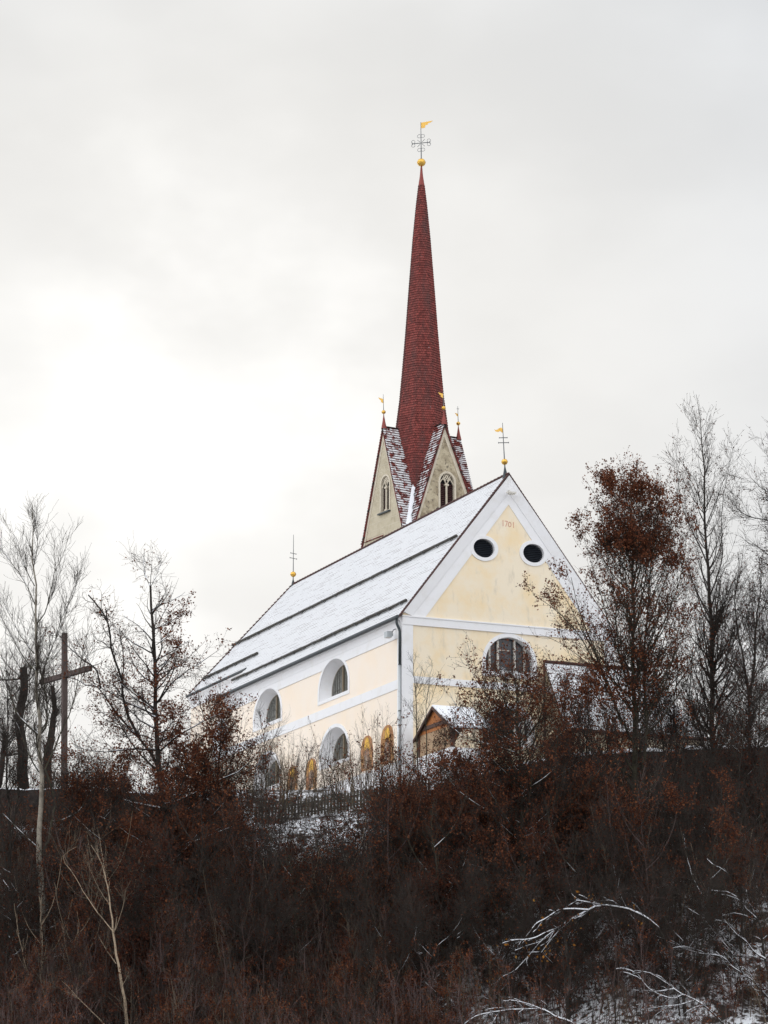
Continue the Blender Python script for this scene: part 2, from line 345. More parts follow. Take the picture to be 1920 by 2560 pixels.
# ------------------------------------------------------------------ the church (local u along the facade, v along the nave, z above the eaves)
CA = 0.40502; CC = np.array([0.85747, 155.65938, 31.18902]); ZB = 8.45
eu = np.array([math.cos(CA), math.sin(CA), 0]); ev = np.array([-math.sin(CA), math.cos(CA), 0])
def cw(u, v, z): return CC + u * eu + v * ev + np.array([0, 0, z])
church = thing('church', 'cream and white church with a steep snow-covered roof and 1701 on its gable', 'church', tuple(CC - (0, 0, ZB)), CA)
OFF = (0, 0, ZB)
UM, HG, LR = 6.40, 8.31, 31.9            # ridge position, ridge height, ridge length
WL, WR = 0.15, 12.70                     # wall planes
def arc(c0, z0, r, n=20, a0=180, a1=0, rz=None):
    rz = r if rz is None else rz
    return [(c0 + r * math.cos(R_(a0 + (a1 - a0) * i / n)), z0 + rz * math.sin(R_(a0 + (a1 - a0) * i / n))) for i in range(n + 1)]
def lunette(c0, zb, r, rise, n=20, st=0.0):      # stilted arch, closed loop (bottom edge straight)
    spring = zb + max(st, rise - r); rz = min(rise - st, r)
    a = arc(c0, spring, r, n, 180, 0, rz)
    return ([(c0 - r, zb)] if spring > zb + 1e-4 else []) + a + ([(c0 + r, zb)] if spring > zb + 1e-4 else [])
FAC = lambda d: (lambda u, z: (u, d, z))           # facade plane at v = d
SID = lambda d: (lambda v, z: (d, v, z))           # long wall plane at u = d

# walls
side_win = [(9.55, -2.81, 2.10, 2.08), (19.75, -2.81, 2.14, 2.02), (9.40, -6.52, 1.98, 1.92), (19.70, -6.6, 2.0, 1.92)]
mb = MB()
holed(mb, [(0, -9.6), (26.6, -9.6), (26.6, 0.1), (0, 0.1)], [lunette(*q, st=.48) for q in side_win], SID(WL))
mb.poly([(WL, 26.6, -9.6), (1.45, 26.6, -9.6), (1.45, 26.6, 1.7), (WL, 26.6, 0.1)])
mb.build('long_wall', M['peach'], church, off=OFF)
mb = MB()
chan_win = (31.2, -3.2, 1.2, 2.3)
holed(mb, [(26.6, -9.6), (36.9, -9.6), (36.9, 1.6), (26.6, 1.6)], [lunette(*chan_win, st=.48)], SID(1.45))
mb.poly([(1.45, 36.9, -9.6), (4.6, 40.2, -9.6), (4.6, 40.2, 1.6), (1.45, 36.9, 1.6)]); mb.poly([(4.6, 40.2, -9.6), (8.2, 40.2, -9.6), (8.2, 40.2, 1.6), (4.6, 40.2, 1.6)])
mb.poly([(8.2, 40.2, -9.6), (11.35, 36.9, -9.6), (11.35, 36.9, 1.6), (8.2, 40.2, 1.6)]); mb.poly([(11.35, 36.9, -9.6), (11.35, 26, -9.6), (11.35, 26, 1.6), (11.35, 36.9, 1.6)])
mb.build('chancel_wall', M['peach'], church, off=OFF)
oc = [(4.92, 4.08), (7.88, 4.06)]; OX, OZ = 0.63, 0.52
lun = (6.40, -2.53, 1.43, 1.84); lun2 = (6.40, -6.25, 1.25, 1.75)
ell = lambda c, a, b, n=32: [(c[0] + a * math.cos(2 * math.pi * i / n), c[1] + b * math.sin(2 * math.pi * i / n)) for i in range(n)]
mb = MB()
holed(mb, [(WL, -9.6), (WR, -9.6), (WR, 0.2), (UM, HG - 0.12), (WL, 0.2)], [ell(c, OX, OZ) for c in oc] + [lunette(*lun), lunette(*lun2)], FAC(0))
mb.build('facade_wall', M['yellow'], church, off=OFF)
mb = MB(); mb.poly([(WR, 0, -9.6), (WR, 26.6, -9.6), (WR, 26.6, 0.1), (WR, 0, 0.1)]); mb.poly([(WR, 26.6, -9.6), (11.35, 26.6, -9.6), (11.35, 26.6, 1.6), (WR, 26.6, 0.1)])
mb.build('far_wall', M['peach'], church, off=OFF)

def reveal(outer, inner, d0, d1, to): # splayed jamb between two loops
    mb = MB(); mb.strip([to(d0)(*p) for p in outer], [to(d1)(*p) for p in inner], 0, True); return mb
def ring(outer, inner, d_wall, d_face, to):
    mb = MB(); A = [to(d_face)(*p) for p in outer]; B = [to(d_face)(*p) for p in inner]; A0 = [to(d_wall)(*p) for p in outer]; B0 = [to(d_wall)(*p) for p in inner]
    mb.strip(A, B, 0, True); mb.strip(A0, A, 0, True); mb.strip(B, B0, 0, True); return mb

# long-wall windows: deep white splays, leaded glass, a centre mullion
for i, (c0, zb, r, rise) in enumerate(side_win + [chan_win]):
    wl = WL if i < 4 else 1.45
    D = 0.62; ri = r - 0.38
    outer = lunette(c0, zb, r, rise, st=.48); inner = lunette(c0, zb + 0.10, ri, rise - 0.38, st=.36)
    win = MB(); win.poly([SID(wl + D)(*p) for p in inner])
    wo = win.build('window', M['glass'], church, off=OFF)
    reveal(outer, inner, wl, wl + D, SID).build('reveal', M['white'], wo, off=OFF)
    ou = lunette(c0, zb - 0.20, r + 0.22, rise + 0.42, st=.68)
    rr = ring(lunette(c0, zb - 0.2, r + 0.22, rise + 0.40, 20, .68), lunette(c0, zb, r, rise, 20, .48), wl, wl - 0.035, SID) if len(ou) == len(outer) else None
    if rr is None:
        o2 = [(c0 - r - .22, zb - .2)] + arc(c0, zb, r + .22, 18) + [(c0 + r + .22, zb - .2)]
        i2 = [(c0 - r, zb)] + arc(c0, zb, r, 18, 180, 0, min(rise, r)) + [(c0 + r, zb)]
        rr = ring(o2, i2, wl, wl - 0.035, SID)
    rr.build('window_surround', M['white'], wo, off=OFF)
    fb = MB()
    x = wl + D - 0.045
    top = zb + rise - 0.40
    fb.box((x - .05, c0 - .07, zb + .1), (x + .03, c0 + .07, top))
    pr = [SID(x)(*p) for p in inner]
    fb.strip(pr, [SID(x)(c0 + (p[0] - c0) * .955, zb + .1 + (p[1] - zb - .1) * .955 + .02) for p in inner], 0, True)
    fb.build('mullion', M['frame_brown'], wo, off=OFF)
    lb = MB()
    for q in np.arange(-ri + .3, ri - .2, .34):
        hgt = math.sqrt(max(0.02, 1 - (q / ri) ** 2)) * (rise - .5)
        if abs(q) > .1: lb.box((x + .01, c0 + q - .012, zb + .1), (x + .035, c0 + q + .012, zb + .1 + hgt))
    for q in np.arange(.42, rise - .5, .42):
        hw = ri * math.sqrt(max(0.02, 1 - (q / (rise - .38)) ** 2)) - .03
        lb.box((x + .012, c0 - hw, zb + .1 + q - .014), (x + .033, c0 + hw, zb + .1 + q + .014))
    lb.build('glazing_bars', M['lead'], wo, off=OFF)

# facade lunettes
for i, (c0, zb, r, rise) in enumerate((lun, lun2)):
    D = 0.34
    outer = lunette(c0, zb, r, rise); inner = lunette(c0, zb + .04, r - .05, rise - .05)
    wb = MB(); wb.poly([FAC(D)(*p) for p in inner]); wo = wb.build('window', M['glass_dark'], church, off=OFF)
    reveal(outer, inner, 0, D, FAC).build('reveal', M['white'], wo, off=OFF)
    o2 = lunette(c0, zb - .36, r + .20, rise + .36 + .24)
    o2 = [(c0 - r - .2, zb - .36)] + arc(c0, zb + rise - r, r + .2, 20, 180, 0, r + .22) + [(c0 + r + .2, zb - .36)]
    i2 = [(c0 - r, zb)] + arc(c0, zb + rise - r, r, 20) + [(c0 + r, zb)]
    ring(o2, i2, 0, -0.04, FAC).build('window_surround', M['white'], wo, off=OFF)
    fb = MB()
    for q, bw in ((-1.09, .05), (-.59, .05), (.40, .05), (1.0, .05)):
        q *= r / 1.43
        hgt = zb + rise - r + math.sqrt(r * r - q * q) - .06
        fb.box((c0 + q - bw, D - .16, zb + .05), (c0 + q + bw, D - .03, hgt))
    fb.box((c0 - .5 * r / 1.43, D - .05, zb + rise * .62), (c0 + .12, D - .02, zb + rise * .62 + .05))
    fb.build('mullions', M['frame'], wo, off=OFF)
# oculi
for c in oc:
    D = 0.36
    vb = MB(); vb.poly([FAC(D)(*p) for p in ell(c, OX, OZ)]); oo = vb.build('round_vent', M['void'], church, off=OFF)
    reveal(ell(c, OX, OZ), ell(c, OX, OZ), 0, D, FAC).build('reveal', M['white'], oo, off=OFF)
    ring(ell(c, OX + .21, OZ + .19), ell(c, OX, OZ), 0, -0.05, FAC).build('window_surround', M['white'], oo, off=OFF)
    lb = MB()
    for k in range(10):
        z = -OZ + .06 + k * (2 * OZ - .06) / 10
        hw = OX * math.sqrt(max(0.0, 1 - ((z + .02) / OZ) ** 2)) - .02
        if hw < .1: continue
        p = [(c[0] - hw, .12, c[1] + z), (c[0] + hw, .12, c[1] + z), (c[0] + hw, .24, c[1] + z + .085), (c[0] - hw, .24, c[1] + z + .085)]
        lb.slab(p, (0, 0.008, -0.016))
    lb.build('louvres', M['louvre'], oo, off=OFF)

# white trim of the facade (proud of the plaster)
mb = MB()
gi = [(0.69, 0.02), (UM, 7.31), (12.11, 0.02)]; gin = [(1.42, -0.03), (UM, 6.64), (11.38, -0.03)]; go = [(WL - .02, 0.20), (UM, 8.24), (WR + .02, 0.20)]
P3 = lambda q, d: (q[0], d, q[1])
def notch(a, b, c):      # the band's inner edge, stepping round the ring of the round vent
    a, b = np.array(a), np.array(b); RX, RZ = OX + .20, OZ + .18
    tt = np.linspace(0, 1, 4001); P = a + (b - a) * tt[:, None]; ins = ((P[:, 0] - c[0]) / RX) ** 2 + ((P[:, 1] - c[1]) / RZ) ** 2 < 1
    i0, i1 = np.argmax(ins), len(ins) - 1 - np.argmax(ins[::-1])
    an = [math.atan2((P[i, 1] - c[1]) / RZ, (P[i, 0] - c[0]) / RX) for i in (i0, i1)]
    side = 1 if c[0] > UM else -1          # bulge away from the gable's middle
    a0, a1 = an
    if side < 0:
        a0 %= 2 * math.pi; a1 %= 2 * math.pi
    return [tuple(a)] + [(c[0] + RX * math.cos(q), c[1] + RZ * math.sin(q)) for q in np.linspace(a0, a1, 14)] + [tuple(b)]
for edge, (c_, d_) in ((notch(gin[0], gin[1], oc[0]), (gi[1], gi[0])), (notch(gin[1], gin[2], oc[1]), (gi[2], gi[1]))):
    mb.slab([P3(q, -0.03) for q in edge + [c_, d_]], (0, 0.03, 0))
mb.build('gable_band', M['white'], church, off=OFF)
mb = MB()
for s in (0, 1):
    a, b, c_, d_ = ((gi[0], gi[1], go[1], go[0]), (gi[1], gi[2], go[2], go[1]))[s]
    A = [P3(q, -0.055) for q in (a, b)]; B = [P3(q, -0.15) for q in (d_, c_)]
    mb.poly([A[0], A[1], B[1], B[0]]); mb.poly([P3(a, 0), P3(b, 0), A[1], A[0]]); mb.poly([B[0], B[1], P3(c_, 0), P3(d_, 0)])
    mb.poly([P3(a, 0), A[0], B[0], P3(d_, 0)]); mb.poly([P3(b, 0), P3(c_, 0), B[1], A[1]])
mb.build('gable_cornice', M['white'], church, off=OFF)
mb = MB(); mb.box((WL - .04, -0.075, -0.47), (WR + .02, 0, -0.06)); mb.box((WL - .06, -0.11, -0.06), (WR + .04, 0, 0.015)); mb.build('facade_cornice', M['white'], church, off=OFF)
mb = MB(); mb.box((WL - .03, -0.045, -9.4), (0.74, 0.0, -0.47)); mb.box((WL - .035, 0, -9.4), (WL, .62, -0.62)); mb.build('corner_pilaster', M['white'], church, off=OFF)
mb = MB(); mb.box((12.1, -0.045, -9.4), (WR + .03, 0.0, -0.47)); mb.build('corner_pilaster', M['white'], church, off=OFF)
mb = MB(); mb.box((0.74, -0.04, -3.58), (4.78, 0, -3.2)); mb.box((8.02, -0.04, -3.58), (12.1, 0, -3.2)); mb.box((4.78, -0.036, -3.58), (8.02, 0, -3.2)); mb.build('string_course', M['white'], church, off=OFF)
mb = MB(); mb.box((WL - .04, 0.62, -3.84), (WL, 26.6, -3.34)); mb.build('string_course', M['white'], church, off=OFF)
mb = MB(); mb.box((WL - .05, 0.0, -9.5), (WL - .0, 26.6, -7.72)); mb.box((0.74, -0.05, -9.5), (12.1, 0, -7.9)); mb.build('plinth', M['white'], church, off=OFF)
mb = MB()   # coved cornice under the long eaves
prof = [(WL - .045, -0.62), (WL - .06, -0.60), (WL - .08, -0.46), (WL - .14, -0.30), (WL - .24, -0.17), (WL - .27, -0.15), (WL - .27, -0.06)]
mb.strip([(u, 0.0, z) for u, z in prof], [(u, 26.9, z) for u, z in prof]); mb.poly([(u, 0.0, z) for u, z in prof] + [(WL, 0, -.06), (WL, 0, -.62)])
low = [(26.6, -.62), (0, -.62), (0, -1.12)]      # flat frieze, its lower edge running round the window heads
for q in side_win[:2]:
    wp = [p for p in lunette(q[0], q[1], q[2] + .02, q[3] + .02, 40, .48) if p[1] > -1.12]
    wp.sort(); x0 = wp[0][0]; low += [(x0 - .02, -1.12)] + wp + [(wp[-1][0] + .02, -1.12)]
low += [(26.6, -1.12)]
mb.slab([SID(WL - .045)(*p) for p in low], (.043, 0, 0))
mb.build('eaves_cornice', M['white'], church, off=OFF)
mb = MB()
prof = [(1.40, 0.75), (1.40, 1.05), (1.34, 1.25), (1.20, 1.42), (1.17, 1.5)]
mb.strip([(u, 26.6, z) for u, z in prof], [(u, 36.9, z) for u, z in prof]); mb.build('eaves_cornice', M['white'], church, off=OFF)

# date above the vents: 1701, brushed in thin red strokes
mb = MB()
def stroke(pts, wd=.017):
    for a, b in zip(pts[:-1], pts[1:]):
        a = np.array(a); b = np.array(b); t = (b - a) / np.linalg.norm(b - a); nn = np.array([-t[1], t[0]]) * wd; a = a - t * wd * .6; b = b + t * wd * .6
        mb.slab([P3(a - nn, -.006), P3(b - nn, -.006), P3(b + nn, -.006), P3(a + nn, -.006)], (0, .008, 0))
stroke([(6.075, 5.42), (6.070, 5.73)])
stroke([(6.185, 5.70), (6.335, 5.70), (6.235, 5.41)])
stroke([(6.47 + .085 * math.cos(q), 5.535 + .125 * math.sin(q)) for q in np.linspace(0, 2 * math.pi, 19)])
stroke([(6.70, 5.38), (6.695, 5.68)])
mb.build('date_1701'.replace('_1701', '_inscription'), M['pink'], church, off=OFF)

# ---------------- roof: courses of tiles under snow, built as real stepped rows
def stepped(mb, A0, A1, B0, B1, n, lip, nrm, tile=0.2, m_top=0, m_lip=1, seed=0, cols=1):
    """A0-A1 upper edge, B0-B1 lower edge"""
    A0, A1, B0, B1, nrm = [np.array(q, float) for q in (A0, A1, B0, B1, nrm)]
    ln = max(np.linalg.norm(A1 - A0), np.linalg.norm(B1 - B0)); r2 = np.random.default_rng(seed)
    for i in range(n):
        t0, t1 = i / n, (i + 1) / n
        for c in range(cols):
            s0, s1 = c / cols, (c + 1) / cols
            g = lambda s, t: (A0 + (A1 - A0) * s) * (1 - t) + (B0 + (B1 - B0) * s) * t
            p0, p1, q0, q1 = g(s0, t0), g(s1, t0), g(s0, t1), g(s1, t1)
            l0, l1 = nrm * lip, nrm * lip
            ua, ub = s0 * ln / tile, s1 * ln / tile; sh = .5 * (i % 2)
            mb.poly([p0, p1, q1 + l1, q0 + l0], m_top, [(ua + sh, i + .2), (ub + sh, i + .2), (ub + sh, i + .8), (ua + sh, i + .8)])
            mb.poly([q0 + l0, q1 + l1, q1, q0], m_lip, [(ua + sh, i + .5), (ub + sh, i + .5), (ub + sh, i + .5), (ua + sh, i + .5)])
sl = math.atan2(HG, UM); nL = np.array([-math.sin(sl), 0, math.cos(sl)]); nR = np.array([math.sin(sl), 0, math.cos(sl)])
rz = lambda u: HG * (u / UM) + 0.02          # roof plane, left side, u from the eave
EV = -0.12                                   # nave eave
mb = MB()
CU_, CV = 1.28, 26.35                        # chancel eave u, where the chancel roof starts
# nave + chancel in one plane: upper part down to the chancel eave, lower part only over the nave
LT = 1.0
HU, HV = 1.14, 37.1
stepped(mb, (UM, -.16, rz(UM)), (UM, LR, rz(UM)), (CU_, -.16, rz(CU_)), (CU_, 36.8, rz(CU_)), 46, .014, nL, .2)
stepped(mb, (CU_, -.16, rz(CU_)), (CU_, CV, rz(CU_)), (EV, -.16, rz(EV)), (EV, 27.5, rz(EV)), 13, .014, nL, .2)
mb.poly([(EV, -.16, rz(EV)), (EV, 27.5, rz(EV)), (EV, 27.5, rz(EV) - .12), (EV, -.16, rz(EV) - .12)], 2)
mb.poly([(EV, 27.5, rz(EV) - .12), (EV, 27.5, rz(EV)), (CU_, CV, rz(CU_)), (CU_, CV, rz(CU_) - .15)], 2)
mb.poly([(EV, -.16, rz(EV) - .12), (EV, 27.5, rz(EV) - .12), (WL, 27.5, 0.02), (WL, -.16, 0.02)], 2)
# hipped apse faces
E0, E1, E2, E3 = (CU_, 36.8, rz(CU_)), (4.5, 40.4, rz(CU_)), (8.3, 40.4, rz(CU_)), (11.52, 36.8, rz(CU_)); RE = (UM, LR, rz(UM))
for a, b in ((E0, E1), (E1, E2), (E2, E3)):
    mb.poly([a, b, RE], 0, [(0, .5), (20, .5), (10, 40.5)])
# right-hand slope
ru = lambda u: HG * ((2 * UM - u) / UM) + .02
mb.poly([(UM, -.16, rz(UM)), (UM, LR, rz(UM)), (11.52, 36.8, rz(CU_)), (11.52, -.16, rz(CU_))], 0, [(0, .5)] * 4)
mb.poly([(11.52, -.16, rz(CU_)), (11.52, 26.6, rz(CU_)), (12.92, 26.6, rz(EV)), (12.92, -.16, rz(EV))], 0, [(0, .5)] * 4)
roof = mb.build('roof', [M['roof_snow'], M['roof_lip'], M['white']], church, off=OFF, weld=False)
# ridge tiles and verge: a scalloped line of dark tiles
mb = MB()
for i in range(72):
    v0 = -.1 + i * (LR + .1) / 72
    mb.tube([(UM, v0, rz(UM) + .03), (UM, v0 + (LR + .1) / 72 + .04, rz(UM) + .06)], [.06, .075], 7)
for a, b in ((RE, E0), (RE, E3)):
    a, b = np.array(a), np.array(b); nn = 34
    for i in range(nn):
        p, q = a + (b - a) * i / nn, a + (b - a) * (i + 1) / nn
        mb.tube([p + (0, 0, .02), q + (0, 0, .07)], [.05, .062], 6)
mb.build('ridge_tiles', M['verge'], roof, off=OFF)
mb = MB()
for sgn in (0, 1):
    a = np.array((UM, -.16, rz(UM) + .02)); b = np.array((EV, -.16, rz(EV) + .02)) if sgn == 0 else np.array((12.92, -.16, rz(EV) + .02))
    nn = 52; off_n = nL if sgn == 0 else nR
    for i in range(nn):
        p, q = a + (b - a) * i / nn, a + (b - a) * (i + 1) / nn
        up = off_n * .028
        mb.slab([p - off_n * .03, q - off_n * .03, q + up * .9, p + up * .2], (0, .32, 0))
mb.build('verge_tiles', M['verge'], roof, off=OFF)
# lying snow roll at the eaves
mb = MB()
r3 = np.random.default_rng(3)
vs = np.linspace(0, 27.4, 120); mb.tube([(EV + .03, v, rz(EV) + .045 + .03 * r3.random()) for v in vs], [.05 + .03 * r3.random() for v in vs], 7)
mb.build('eaves_snow', M['snow'], roof, off=OFF, smooth=True)
# snow guards: logs on iron brackets
def snow_guard(u, v0, v1, nb):
    base = np.array([u, 0, rz(u)]) + nL * .12
    m_ = MB(); nn = 26; r4 = np.random.default_rng(int(u * 100))
    m_.tube([(base[0], v0 + (v1 - v0) * i / nn, base[2] + .025 * (r4.random() - .5)) for i in range(nn + 1)], [.070 + .018 * r4.random() for i in range(nn + 1)], 8)
    g_ = m_.build('snow_guard_log', M['log'], church, off=OFF, smooth=True)
    for k in range(nb):
        v = v0 + (v1 - v0) * (k + .4) / nb
        m_ = MB(); dn = np.array([-math.cos(sl), 0, -math.sin(sl)])
        pts = [base - nL * .13 - dn * .30, base - nL * .10 + dn * .10, base + dn * .125 + nL * .02, base + dn * .11 + nL * .16]
        m_.tube([p + (0, v, 0) for p in pts], .022, 5); m_.build('bracket', M['iron'], g_, off=OFF)
snow_guard(3.56, 0.35, 34.9, 19); snow_guard(0.66, 0.5, 27.0, 17); snow_guard(1.90, 26.0, 35.6, 6)
# gutters and downpipe
mb = MB(); mb.tube([(EV - .07, -.12, -.10), (EV - .07, 27.5, -.12)], .105, 10); mb.build('gutter', M['metal'], church, off=OFF)
mb = MB(); mb.tube([(CU_ - .08, CV - .1, rz(CU_) - .12), (CU_ - .08, 37.0, rz(CU_) - .12)], .10, 10); mb.tube([(CU_ - .08, 37.0, rz(CU_) - .12), (4.45, 40.6, rz(CU_) - .12)], .10, 10); mb.build('gutter', M['metal'], church, off=OFF)
mb = MB(); mb.tube([(-.16, .10, -.12), (-.16, .10, -.34), (-.13, .10, -.46), (.0, .10, -.72), (.03, .10, -.86), (.03, .10, -1.05), (.03, .10, -2.62)], .072, 10)
dp = mb.build('downpipe', M['metal'], church, off=OFF, smooth=True)
mb = MB(); mb.tube([(.03, .10, -2.62), (.03, .10, -9.0)], .070, 10); mb.build('lower_pipe', M['zinc'], dp, off=OFF, smooth=True)
for z in (-2.62, -5.1, -7.4):
    mb = MB(); mb.tube([(.03, .10, z - .03), (.03, .10, z + .03)], .085, 10); mb.build('pipe_clamp', M['metal'], dp, off=OFF)
mb = MB(); mb.tube([(8.42, -.10, -1.9), (8.42, -.10, -9)], .06, 8); mb.build('downpipe', M['wood_dk'], church, off=OFF)
# floodlights
mb = MB(); mb.box((6.12, -.55, 7.16), (6.62, -.34, 7.24)); mb.box((6.20, -.52, 7.10), (6.56, -.36, 7.16)); fl = mb.build('floodlight', M['frame'], church, off=OFF)
mb = MB(); mb.tube([(6.37, -.36, 7.22), (6.40, -.15, 7.40), (6.40, -.02, 7.40)], .03, 6); mb.build('bracket', M['frame'], fl, off=OFF)
mb = MB(); mb.box((-.50, .55, -1.10), (-.22, .95, -.78)); mb.box((-.22, .62, -1.0), (-.12, .88, -.86)); fl = mb.build('floodlight', M['zinc'], church, off=OFF)
mb = MB(); mb.tube([(-.15, .75, -.84), (-.05, .75, -.66), (.06, .70, -.60)], .025, 6); mb.build('bracket', M['iron'], fl, off=OFF)

# wall paintings under the long wall's windows
def painting(v0, v1, zb, zt, seed):
    c0 = (v0 + v1) / 2; hw = (v1 - v0) / 2; d = WL - .012; r5 = np.random.default_rng(seed)
    lp = [(c0 - hw, zb), (c0 - hw, zb + (zt - zb) * .62)] + arc(c0, zb + (zt - zb) * .72, hw * .92, 12, 180, 0, (zt - zb) * .28) + [(c0 + hw, zb + (zt - zb) * .62), (c0 + hw, zb)]
    m_ = MB(); m_.slab([SID(d)(*p) for p in lp], (.012, 0, 0)); o = m_.build('wall_painting', M['fresco'], church, off=OFF)
    m_ = MB(); m_.slab([SID(d - .004)(*p) for p in ell((c0 - .03, zb + (zt - zb) * .70), hw * .42, hw * .55, 16)], (.003, 0, 0)); m_.build('painted_halo', M['fresco_gold'], o, off=OFF)
    m_ = MB(); hz = zb + (zt - zb) * .64
    rb = [(c0 - hw * .34, zb + .08), (c0 - hw * .45, zb + .5 * (hz - zb)), (c0 - hw * .32, hz - .10), (c0 - .02, hz + .02), (c0 + hw * .28, hz - .08), (c0 + hw * .46, zb + .55 * (hz - zb)), (c0 + hw * .36, zb + .10)]
    m_.slab([SID(d - .008)(*p) for p in rb], (.003, 0, 0)); m_.build('painted_robe', M['fresco_robe'], o, off=OFF)
M['fresco'] = mat('ochre_fresco', (0.50, 0.26, 0.10), 0.9, noise=(2.2, (0.44, 0.20, 0.11), 0.42, 0.62), ramp2=(5, (0.62, 0.46, 0.28), 0.58, 0.75))
M['fresco_gold'] = mat('painted_gold', (0.78, 0.46, 0.08), 0.8, noise=(6, (0.66, 0.36, 0.08), 0.4, 0.7))
M['fresco_robe'] = mat('painted_robes', (0.42, 0.34, 0.27), 0.9, noise=(3.5, (0.36, 0.17, 0.10), 0.44, 0.6), ramp2=(6, (0.22, 0.19, 0.20), 0.56, 0.7))
painting(1.15, 2.88, -7.6, -5.55, 1); painting(3.95, 5.6, -7.6, -5.72, 2); painting(12.0, 13.6, -7.6, -5.85, 3); painting(14.9, 16.5, -7.6, -5.9, 4)

# annex with a snow-covered pent roof against the facade
mb = MB()
stepped(mb, (8.45, -.03, -1.92), (14.4, -.03, -1.92), (8.42, -2.55, -5.84), (17.0, -2.55, -5.84), 18, .03, (0, -.84, .54), .2)
mb.poly([(8.45, -.03, -1.92), (8.42, -2.55, -5.84), (8.42, -2.55, -6.0), (8.45, -.03, -2.1)], 2); mb.poly([(8.42, -2.55, -5.84), (17.0, -2.55, -5.84), (17.0, -2.55, -6.02), (8.42, -2.55, -6.02)], 2)
mb.poly([(14.4, -.03, -1.92), (17, -2.55, -5.84), (17, 1.5, -5.84)], 0, [(0, .5)] * 3)
ar = mb.build('annex_roof', [M['roof_snow'], M['roof_lip'], M['wood_dk']], church, off=OFF, weld=False)
mb = MB(); mb.tube([(8.4, -.06, -1.86), (14.5, -.06, -1.86)], .085, 7); mb.tube([(8.4, -2.6, -5.9), (17.05, -2.6, -5.9)], .08, 7); mb.build('ridge_flashing', M['verge'], ar, off=OFF)
mb = MB(); mb.box((8.6, -2.3, -9.6), (16.8, -.02, -5.7)); mb.build('annex_wall', M['yellow'], church, off=OFF)

# ------------------------------------------------------------------ ridge finials (each stands on the ridge)
def flag_pts(kind, s):
    if kind == 'step': return [(0, 0), (0, .46), (.93, .62), (.70, .44), (.56, .42), (.54, .30), (.36, .26), (.32, .06)]
    if kind == 'wave': return [(0, 0), (0, .30), (-.12, .42), (-.30, .36), (-.46, .24), (-.64, .28), (-.55, .12), (-.36, .08), (-.20, .14), (-.10, .04)]
    return [(0, .0), (0, .42), (-.42, .56), (-.30, .36), (-.20, .30), (-.22, .16), (-.10, .12)]
def cross_finial(name, label, base, H, ballz, ballr, rodr, bars, flag=None, flagz=0, flags=1.0, rot=0.0, curls=False, lean=0.0, cone=None, cat='finial', arm_rot=0.0):
    t = thing(name, label, cat, tuple(base), rot); t.rotation_euler = (0, lean, rot)
    m_ = MB(); m_.tube([(0, 0, -.1), (0, 0, ballz), (0, 0, H)], [rodr * 1.6, rodr * 1.15, rodr * .55], 8); m_.build('rod', M['iron'], t)
    m_ = MB(); m_.ball((0, 0, ballz), ballr, 0, .96); m_.lathe((0, 0, ballz), [(ballr * .985, -ballr * .10), (ballr * 1.05, -ballr * .08), (ballr * 1.05, ballr * .08), (ballr * .985, ballr * .10)]); m_.build('gilded_ball', M['gold'], t, smooth=True)
    if cone:
        m_ = MB(); m_.lathe((0, 0, 0), [(cone[0], -.12), (cone[0] * .55, cone[1] * .35), (cone[0] * .22, cone[1] * .8), (rodr, cone[1])]); m_.build('foot', cone[2], t, smooth=True)
    if bars:
        m_ = MB(); ca, sa = math.cos(arm_rot), math.sin(arm_rot)
        for z, hl in bars:
            m_.tube([(-hl * ca, -hl * sa, z), (hl * ca, hl * sa, z)], rodr * .75, 6)
            for s in (-1, 1): m_.tube([(s * hl * ca, s * hl * sa, z - hl * .14), (s * hl * ca, s * hl * sa, z + hl * .14)], rodr * .7, 6)
            if curls:
                def curl(cx, cz, r):
                    m_.tube([((cx + r * math.cos(q)) * ca, (cx + r * math.cos(q)) * sa, cz + r * math.sin(q)) for q in np.linspace(0, 2 * math.pi, 15)], rodr * .42, 5)
                rr = hl * .20
                for s in (-1, 1):
                    for s2 in (-1, 1): curl(s * (hl * .90), z + s2 * rr * 1.05, rr)
                    for zz in (z + hl * .82, z - hl * .80):
                        curl(s * rr * 1.05, zz, rr)
                    for s2 in (-1, 1): m_.tube([(s * hl * .12 * ca, s * hl * .12 * sa, z + s2 * hl * .12), (s * hl * .42 * ca, s * hl * .42 * sa, z + s2 * hl * .42)], rodr * .5, 5)
        m_.build('cross', M['iron'], t)
    if flag:
        m_ = MB(); pts = [(x * flags, z * flags) for x, z in flag_pts(flag, 1)]
        m_.slab([(x, -.008, flagz + z) for x, z in pts], (0, .016, 0)); m_.build('weather_vane', M['gilt_flat'], t)
    return t
px_m = 155.5 / 7500 * 1.02
cross_finial('cross_finial', 'wrought-iron double cross with gilded ball and wavy vane on the gable peak', cw(UM, .35, HG), 3.0, 0.80, .175, .030, [(1.88, .28), (2.16, .22)], 'wave', 2.44, .72, 0, cone=(.17, .62, M['metal']), lean=-.045, arm_rot=.1)
b2 = cw(UM, LR - .1, HG + .05)
cross_finial('cross_finial', 'slender iron cross with gilded ball at the far left end of the snowy ridge', b2, 3.25, 0.66, .185, .028, [(1.70, .30), (2.02, .25)], None, cone=(.14, .42, M['metal']), arm_rot=.8)

# ------------------------------------------------------------------ bell tower behind the nave
TA = R_(30); AX = np.array([2.4506, 190.0, 0]); RT = 2.844
tower = thing('bell_tower', 'square stone bell tower with four steep gables and a tall red tiled spire', 'church tower', (AX[0], AX[1], 20.0), TA)
TZ = (0, 0, -20.0)
ZA = 50.25
